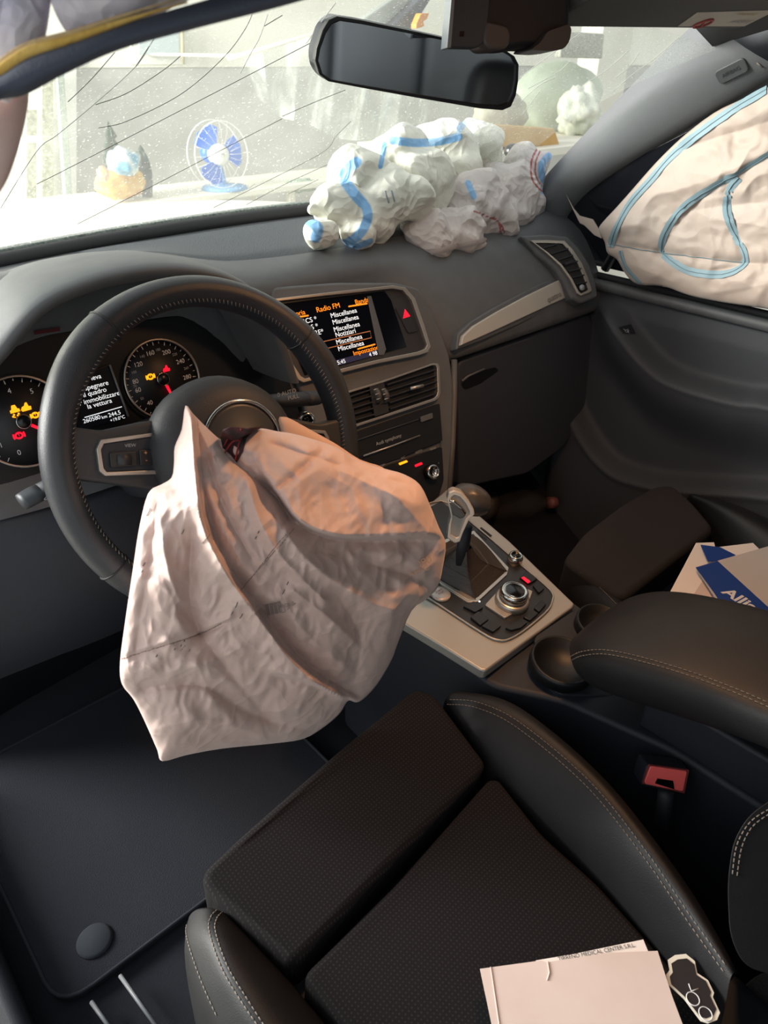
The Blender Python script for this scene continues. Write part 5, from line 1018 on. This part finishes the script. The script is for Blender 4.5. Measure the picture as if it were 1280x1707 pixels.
def voxbag(name, lumps, m, parent, vox=.010, amp=.010, sc=9, seed=0, smooth=2):
    vs = []; fs = []
    for px, py, y, rx, ry, rd in lumps:
        c = at(px, py, y=y); s = ((c-CAM) @ FW)/F; bm = bmesh.new(); bmesh.ops.create_icosphere(bm, subdivisions=3, radius=1); o = len(vs)
        for v in bm.verts: vs.append(c+RT*v.co.x*rx*s+UP*v.co.y*ry*s+FW*v.co.z*rd)
        fs += [[q.index+o for q in f.verts] for f in bm.faces]; bm.free()
    o = mk(name, vs, fs, m, parent, fix=False); r = o.modifiers.new('r', 'REMESH'); r.mode = 'VOXEL'; r.voxel_size = vox
    sm_ = o.modifiers.new('s', 'SMOOTH'); sm_.iterations = smooth; sm_.factor = .5
    bpy.context.view_layer.update(); dg = bpy.context.evaluated_depsgraph_get(); me = bpy.data.meshes.new_from_object(o.evaluated_get(dg)); o.modifiers.clear(); o.data = me
    n = len(me.vertices); co = np.empty(n*3); me.vertices.foreach_get('co', co); co = co.reshape(-1, 3); no_ = np.empty(n*3); me.vertices.foreach_get('normal', no_); no_ = no_.reshape(-1, 3)
    rg = np.random.RandomState(seed); h = np.zeros(n)
    for k in range(22):
        d = rg.normal(size=3); d /= np.linalg.norm(d); e = rg.normal(size=3); f = sc*rg.uniform(.5, 2.6)
        t = co @ d*f+.45*np.sin(co @ e*f*1.3+rg.uniform(0, 6))+rg.uniform(0, 1); mask = np.clip(.25+.9*np.sin(co @ rg.normal(size=3)*f*.9+rg.uniform(0, 6)), 0, 1)
        h += ((1-np.abs((t % 1)-.5)*2)**1.7-.35)*mask*(sc/f)**.9
    co = co+no_*(amp*h)[:, None]; me.vertices.foreach_set('co', co.ravel()); me.materials.clear(); me.materials.append(m)
    me.polygons.foreach_set('use_smooth', [True]*len(me.polygons)); me.update()
    bm = bmesh.new(); bm.from_mesh(me)
    for _ in range(2): bmesh.ops.smooth_vert(bm, verts=bm.verts, factor=.5, use_axis_x=True, use_axis_y=True, use_axis_z=True)
    bm.to_mesh(me); bm.free(); return o
pa = thing('passenger_airbag', 'crumpled cream airbag with blue bands on the dashboard', 'airbag', at(620, 400, y=.90))
pb_ = voxbag('bag', [(560, 350, .90, 46, 40, .06), (535, 385, .86, 24, 20, .035), (518, 350, .90, 14, 12, .02), (600, 305, .92, 50, 48, .07), (660, 268, .95, 58, 42, .07), (740, 250, .96, 62, 40, .07), (800, 242, .96, 44, 38, .06), (820, 262, .95, 24, 34, .04), (700, 305, .90, 62, 50, .08), (615, 365, .88, 44, 46, .06), (592, 396, .85, 32, 22, .03), (650, 335, .86, 52, 42, .06), (765, 290, .92, 48, 38, .06), (680, 335, .84, 50, 34, .05)], M_bagw, pa, vox=.0042, amp=.0085, sc=7, seed=4, smooth=24)
PB = Surf(pb_)
paintband(pb_, 'blue_band', [([(594, 270), (577, 285), (575, 300), (588, 320), (604, 338)], 9), ([(610, 345), (613, 362), (604, 384), (588, 400), (568, 410)], 8), ([(516, 370), (530, 380), (526, 396)], 9), ([(641, 240), (638, 258), (634, 278)], 4), ([(655, 234), (690, 238), (730, 236), (764, 228)], 7), ([(766, 214), (772, 206)], 6), ([(566, 410), (590, 412), (618, 402)], 5)])
pb_.data.materials.clear(); pb_.data.materials.append(banded(M_bagw, [('blue_band', '#7fb2e0')]))
ribbon('print_mark', [(642, 318), (645, 330), (648, 338)], PB, .003, M_grey, pa, off=.0015); ribbon('print_mark', [(652, 318), (655, 328), (657, 336)], PB, .003, M_grey, pa, off=.0015)
pg_ = thing('knee_side_airbag', 'grey white airbag lump by the pillar with red stitching', 'airbag', at(780, 410, y=.84))
pg_.name = 'dash_airbag'
gb = voxbag('bag', [(710, 385, .84, 46, 36, .05), (790, 350, .86, 58, 56, .07), (848, 325, .88, 52, 58, .06), (880, 290, .90, 36, 46, .045), (900, 275, .90, 18, 22, .03), (740, 400, .82, 60, 22, .04), (820, 385, .83, 52, 22, .04), (690, 385, .84, 26, 28, .035), (875, 340, .88, 40, 40, .05), (755, 378, .83, 56, 34, .05), (812, 368, .84, 50, 36, .05), (845, 362, .85, 34, 30, .045), (770, 408, .815, 50, 14, .03), (720, 408, .815, 36, 16, .03)], M_bagg, pg_, vox=.0042, amp=.0080, sc=8, seed=9, smooth=24)
GB = Surf(gb)
paintband(gb, 'blue_band', [([(914, 260), (903, 275), (905, 297), (916, 310)], 6), ([(780, 305), (790, 328)], 5), ([(915, 300), (905, 320)], 4)])
paintband(gb, 'red_seam', [([(895, 248), (886, 268), (886, 295), (896, 312), (908, 322)], 1.6), ([(901, 250), (893, 270), (893, 293), (903, 310)], 1.4), ([(790, 352), (815, 362), (830, 370), (835, 390)], 1.5), ([(822, 362), (836, 376), (842, 392)], 1.4)])
gb.data.materials.clear(); gb.data.materials.append(banded(M_bagg, [('blue_band', '#86b4de'), ('red_seam', '#a85a58')]))
lipb = [GB(*p) for p in [(722, 425), (760, 416), (800, 408), (845, 392)]]
ribbon('flap_edge', [(718, 420), (760, 410), (800, 402), (845, 388)], GB, .010, mat('flap_grey', '#b9b1ae', .6), pg_, off=.003)
# black sensor nub behind it
nb = at(854, 252, y=.98); o = lump('sensor_nub', nb, (.018, .02, .016), M_blk, amp=.05, sub=3); o.name = 'camera_puck'; tag(o, 'small black puck between the two dash airbags', 'sensor')
# ---- papers on the driver seat
def papersheet(name, poly, z0, m, parent=None, t=.0008, tilt=(0, 0)):
    pts = [at(*p, z=z0) for p in poly]; return slab(name, pts, (0, 0, 1), t, m, parent, bevel=0, smooth=False)
M_pap2 = mat('paper_pink', '#cdbdb6', .85, var='#c6b4ac', vscale=12)
z1 = .372
p1_ = papersheet('paper_sheet', [(893, 1601), (958, 1590), (1072, 1566), (1082, 1590), (1120, 1707), (1130, 1780), (920, 1780)], z1, M_paper); tag(p1_, 'lower white printed sheet on the driver seat with heading', 'paper')
a1 = at(1030, 1584, z=z1)-at(960, 1597, z=z1)
text('lettering', 'TIRRENO MEDICAL CENTER S.R.L.', at(995, 1587, z=z1+.0006), a1, np.cross(V(0, 0, 1), a1), .0055, M_ink, p1_)
p2_ = papersheet('paper_sheet', [(800, 1615), (902, 1601), (910, 1604), (1016, 1588), (1096, 1585), (1120, 1660), (1150, 1740), (1165, 1790), (835, 1790), (818, 1700)], z1+.003, M_pap2); tag(p2_, 'upper blank folded pinkish sheet on the driver seat', 'paper')
tube('fold_line', [at(818, 1612, z=z1+.0034), at(832, 1707, z=z1+.0034), at(845, 1790, z=z1+.0034)], .0007, mat('fold_grey', '#c0b2ac', .8), p2_, n=4)
tube('fold_crease', [at(913, 1603, z=z1+.0034), at(916, 1622, z=z1+.0034), at(912, 1634, z=z1+.0034)], .0009, mat('fold_grey', '#c0b2ac', .8), p2_, n=4)
# black and white cut-out sticker card beside the papers
zc = .372
co_ = [(1113, 1600), (1125, 1592), (1143, 1590), (1158, 1602), (1162, 1622), (1180, 1634), (1190, 1655), (1188, 1662), (1200, 1688), (1195, 1700), (1180, 1706), (1168, 1702), (1140, 1665), (1113, 1640), (1110, 1625), (1116, 1617)]
cc = np.mean(co_, axis=0); ci = [tuple(cc+(np.array(p)-cc)*.86) for p in co_]
stk = slab('sticker_card', [at(*p, z=zc) for p in co_], (0, 0, 1), .0008, mat('card_white', '#d9d6c8', .7), bevel=0, smooth=False); tag(stk, 'small black cut out card with white edge beside the papers', 'card')
slab('black_print', [at(*p, z=zc+.0006) for p in ci], (0, 0, 1), .0004, mat('card_black', '#16171d', .6), stk, bevel=0, smooth=False)
for p in ([(1148, 1640), (1152, 1652), (1164, 1648)], ): tube('white_print', [at(*q, z=zc+.0008) for q in p], .0006, M_white, stk, n=4)
for x, y in ((1155, 1665), (1176, 1690)): c0 = at(x, y, z=zc+.0008); tube('white_print', [c0+V(.006*math.cos(t), .006*math.sin(t), 0) for t in np.linspace(0, 2*math.pi, 16)[:-1]], .0005, M_white, stk, closed=True, n=4)
# ---- papers on the passenger seat
zp = .405
M_nav = mat('navy_print', '#123a86', .6)
for i, (poly, m_, z, lab_) in enumerate([([(1114, 992), (1160, 905), (1190, 904), (1215, 1010), (1180, 1020)], M_paper, zp, 'white leaflet at the left of the passenger seat papers'), ([(1150, 1000), (1176, 960), (1240, 1010), (1230, 1040), (1190, 1040)], M_pap2, zp+.003, 'small pale slip under the blue edged folder'), ([(1196, 912), (1255, 905), (1290, 940), (1290, 990), (1230, 985)], M_paper, zp+.005, 'white sheet fanned out at the top of the papers'),
        ([(1168, 908), (1200, 912), (1226, 925), (1210, 935), (1180, 935)], M_nav, zp+.006, 'small dark blue slip behind the white sheets')]):
    tag(papersheet('leaflet', poly, z, m_, t=.0012), lab_, 'paper')
fl_ = thing('insurance_folder', 'printed folder with navy band and white lettering on passenger seat', 'folder', at(1230, 980, z=zp+.01))
zf = zp+.012
papersheet('folder_cover', [(1160, 945), (1300, 905), (1340, 1060), (1250, 1090)], zf, mat('folder_grey', '#b9b4b0', .7, bump='noise', bscale=200, bstr=.1), fl_, t=.002)
papersheet('navy_band', [(1160, 946), (1196, 935), (1300, 1030), (1340, 1075), (1290, 1095), (1250, 1072)], zf+.0006, M_nav, fl_)
ta = at(1278, 1026, z=zf)-at(1214, 987, z=zf); text('lettering', 'Allianz', at(1208, 984, z=zf+.0012), ta, np.cross(V(0, 0, 1), ta), .031, M_white, fl_, align='LEFT', bold=.0008)
# ---- seat belt buckle
bk2 = thing('seat_belt_buckle', 'black seat belt buckle with red release button beside driver seat', 'buckle', at(1110, 1310, z=.33))
BPl = Plane(at(1110, 1298, z=.40), RT, (0, .5, .86))
slab('buckle_body', rnd(PX(BPl, [(1068, 1310), (1078, 1276), (1150, 1284), (1142, 1324)], -.001), .004), BPl.N, .03, M_dark, bk2, bevel=.003)
slab('release_button', rnd(PX(BPl, [(1074, 1303), (1084, 1277), (1146, 1286), (1139, 1320), (1076, 1308)], .002), .003), BPl.N, .005, mat('buckle_red', '#ff6a66', .4), bk2, bevel=.0015)
slab('slot', PX(BPl, [(1092, 1306), (1096, 1298), (1122, 1302), (1124, 1316)], .0028), BPl.N, .001, M_blk, bk2, bevel=0)
ring('button_frame', PX(BPl, [(1071, 1306), (1082, 1275), (1149, 1284), (1141, 1323)], .0012), PX(BPl, [(1075, 1304), (1085, 1278), (1145, 1286), (1138, 1319)], .0012), BPl.N, .003, mat('frame_rose', '#7a3030', .5), bk2, bevel=.0005)
tube('stalk', [at(1110, 1320, z=.385), at(1100, 1400, z=.28)], .010, M_dark, bk2)
# ---- bottle in the passenger footwell
bt = thing('plastic_bottle', 'clear plastic bottle with red cap lying in passenger footwell', 'bottle', V(.55, .78, .12))
RPb = Plane((.4, .66, .15), (1, 0, 0), (0, .85, .53))
toe = slab('toe_board', [V(.13, .43, .0066), V(.66, .43, .0066), V(.66, 1.02, .3745), V(.13, 1.02, .3745)], RPb.N, .02, M_carpet, bevel=.004); toe.name = 'trim_9'; tag(toe, 'sloping carpeted toe board of the passenger footwell', kind='structure')
b0 = RPb(800, 842, .038); b1 = RPb(918, 838, .038); ax_ = b1-b0; Lb = np.linalg.norm(ax_)
pmt = bpy.data.materials.new('clear_bottle'); pmt.use_nodes = True; pb = pmt.node_tree.nodes['Principled BSDF']; pb.inputs['Base Color'].default_value = (.12, .12, .12, 1); pb.inputs['Roughness'].default_value = .06; pb.inputs['Alpha'].default_value = .16; pb.inputs['Specular IOR Level'].default_value = 1.0
lathe('bottle_body', b0, ax_, [(0, 0), (.032, 0), (.036, .01), (.036, Lb*.15), (.032, Lb*.2), (.036, Lb*.25), (.036, Lb*.4), (.031, Lb*.45), (.036, Lb*.5), (.036, Lb*.62), (.030, Lb*.74), (.018, Lb*.86), (.0125, Lb*.92), (.0125, Lb*.97), (0, Lb*.97)], pmt, bt, n=24)
lathe('bottle_cap', b0, ax_, [(.0145, Lb*.965), (.0145, Lb*1.06), (.013, Lb*1.07), (0, Lb*1.07)], mat('cap_red', '#7a4a46', .5), bt, n=20)
lathe('bottle_label', b0, ax_, [(.0364, Lb*.02), (.0364, Lb*.14)], mat('label_brown', '#3a322e', .6), bt, n=24)
# ---- footwell mats and sill
M_mat = mat('mat_carpet', '#141821', 1.0, bump='noise', bscale=500, bstr=.7)
def fmat(x0, x1, y0, y1, lab_, kn_):
    t = thing('floor_mat', lab_, 'floor mat', V((x0+x1)/2, (y0+y1)/2, 0), 'footwell mats')
    P_ = rnd([V(x0, y0, .016), V(x1, y0, .016), V(x1, y1, .016), V(x0, y1, .016)], .05)
    slab('carpet', P_, (0, 0, 1), .014, M_mat, t, bevel=.003); tube('edge_binding', P_, .003, mat('binding', '#1c2029', .9), t, closed=True, n=6)
    lathe('fastener', kn_, (0, 0, 1), [(.026, .0), (.026, .003), (.022, .006), (0, .007)], mat('fastener_grey', '#1f242d', .9), t)
fmat(-.735, -.20, .475, .98, 'dark carpet mat in the driver footwell', V(-.659, .53, .016)); fmat(.18, .62, .10, .42, 'dark carpet mat in the passenger footwell', V(.50, .16, .016))
sl = thing('door_sill', 'dark driver door sill at the left edge', 'door sill', V(-.82, .1, .0))
slab('sill_panel', [V(-.90, 1.0, .10), V(-.765, 1.0, .10), V(-.765, -.5, .10), V(-.90, -.5, .10)], (0, 0, 1), .12, M_dark, sl, bevel=.02, seg=4); tube('sill_strip', [V(-.83, 1, .103), V(-.83, -.5, .103)], .004, M_satin, sl, n=6)
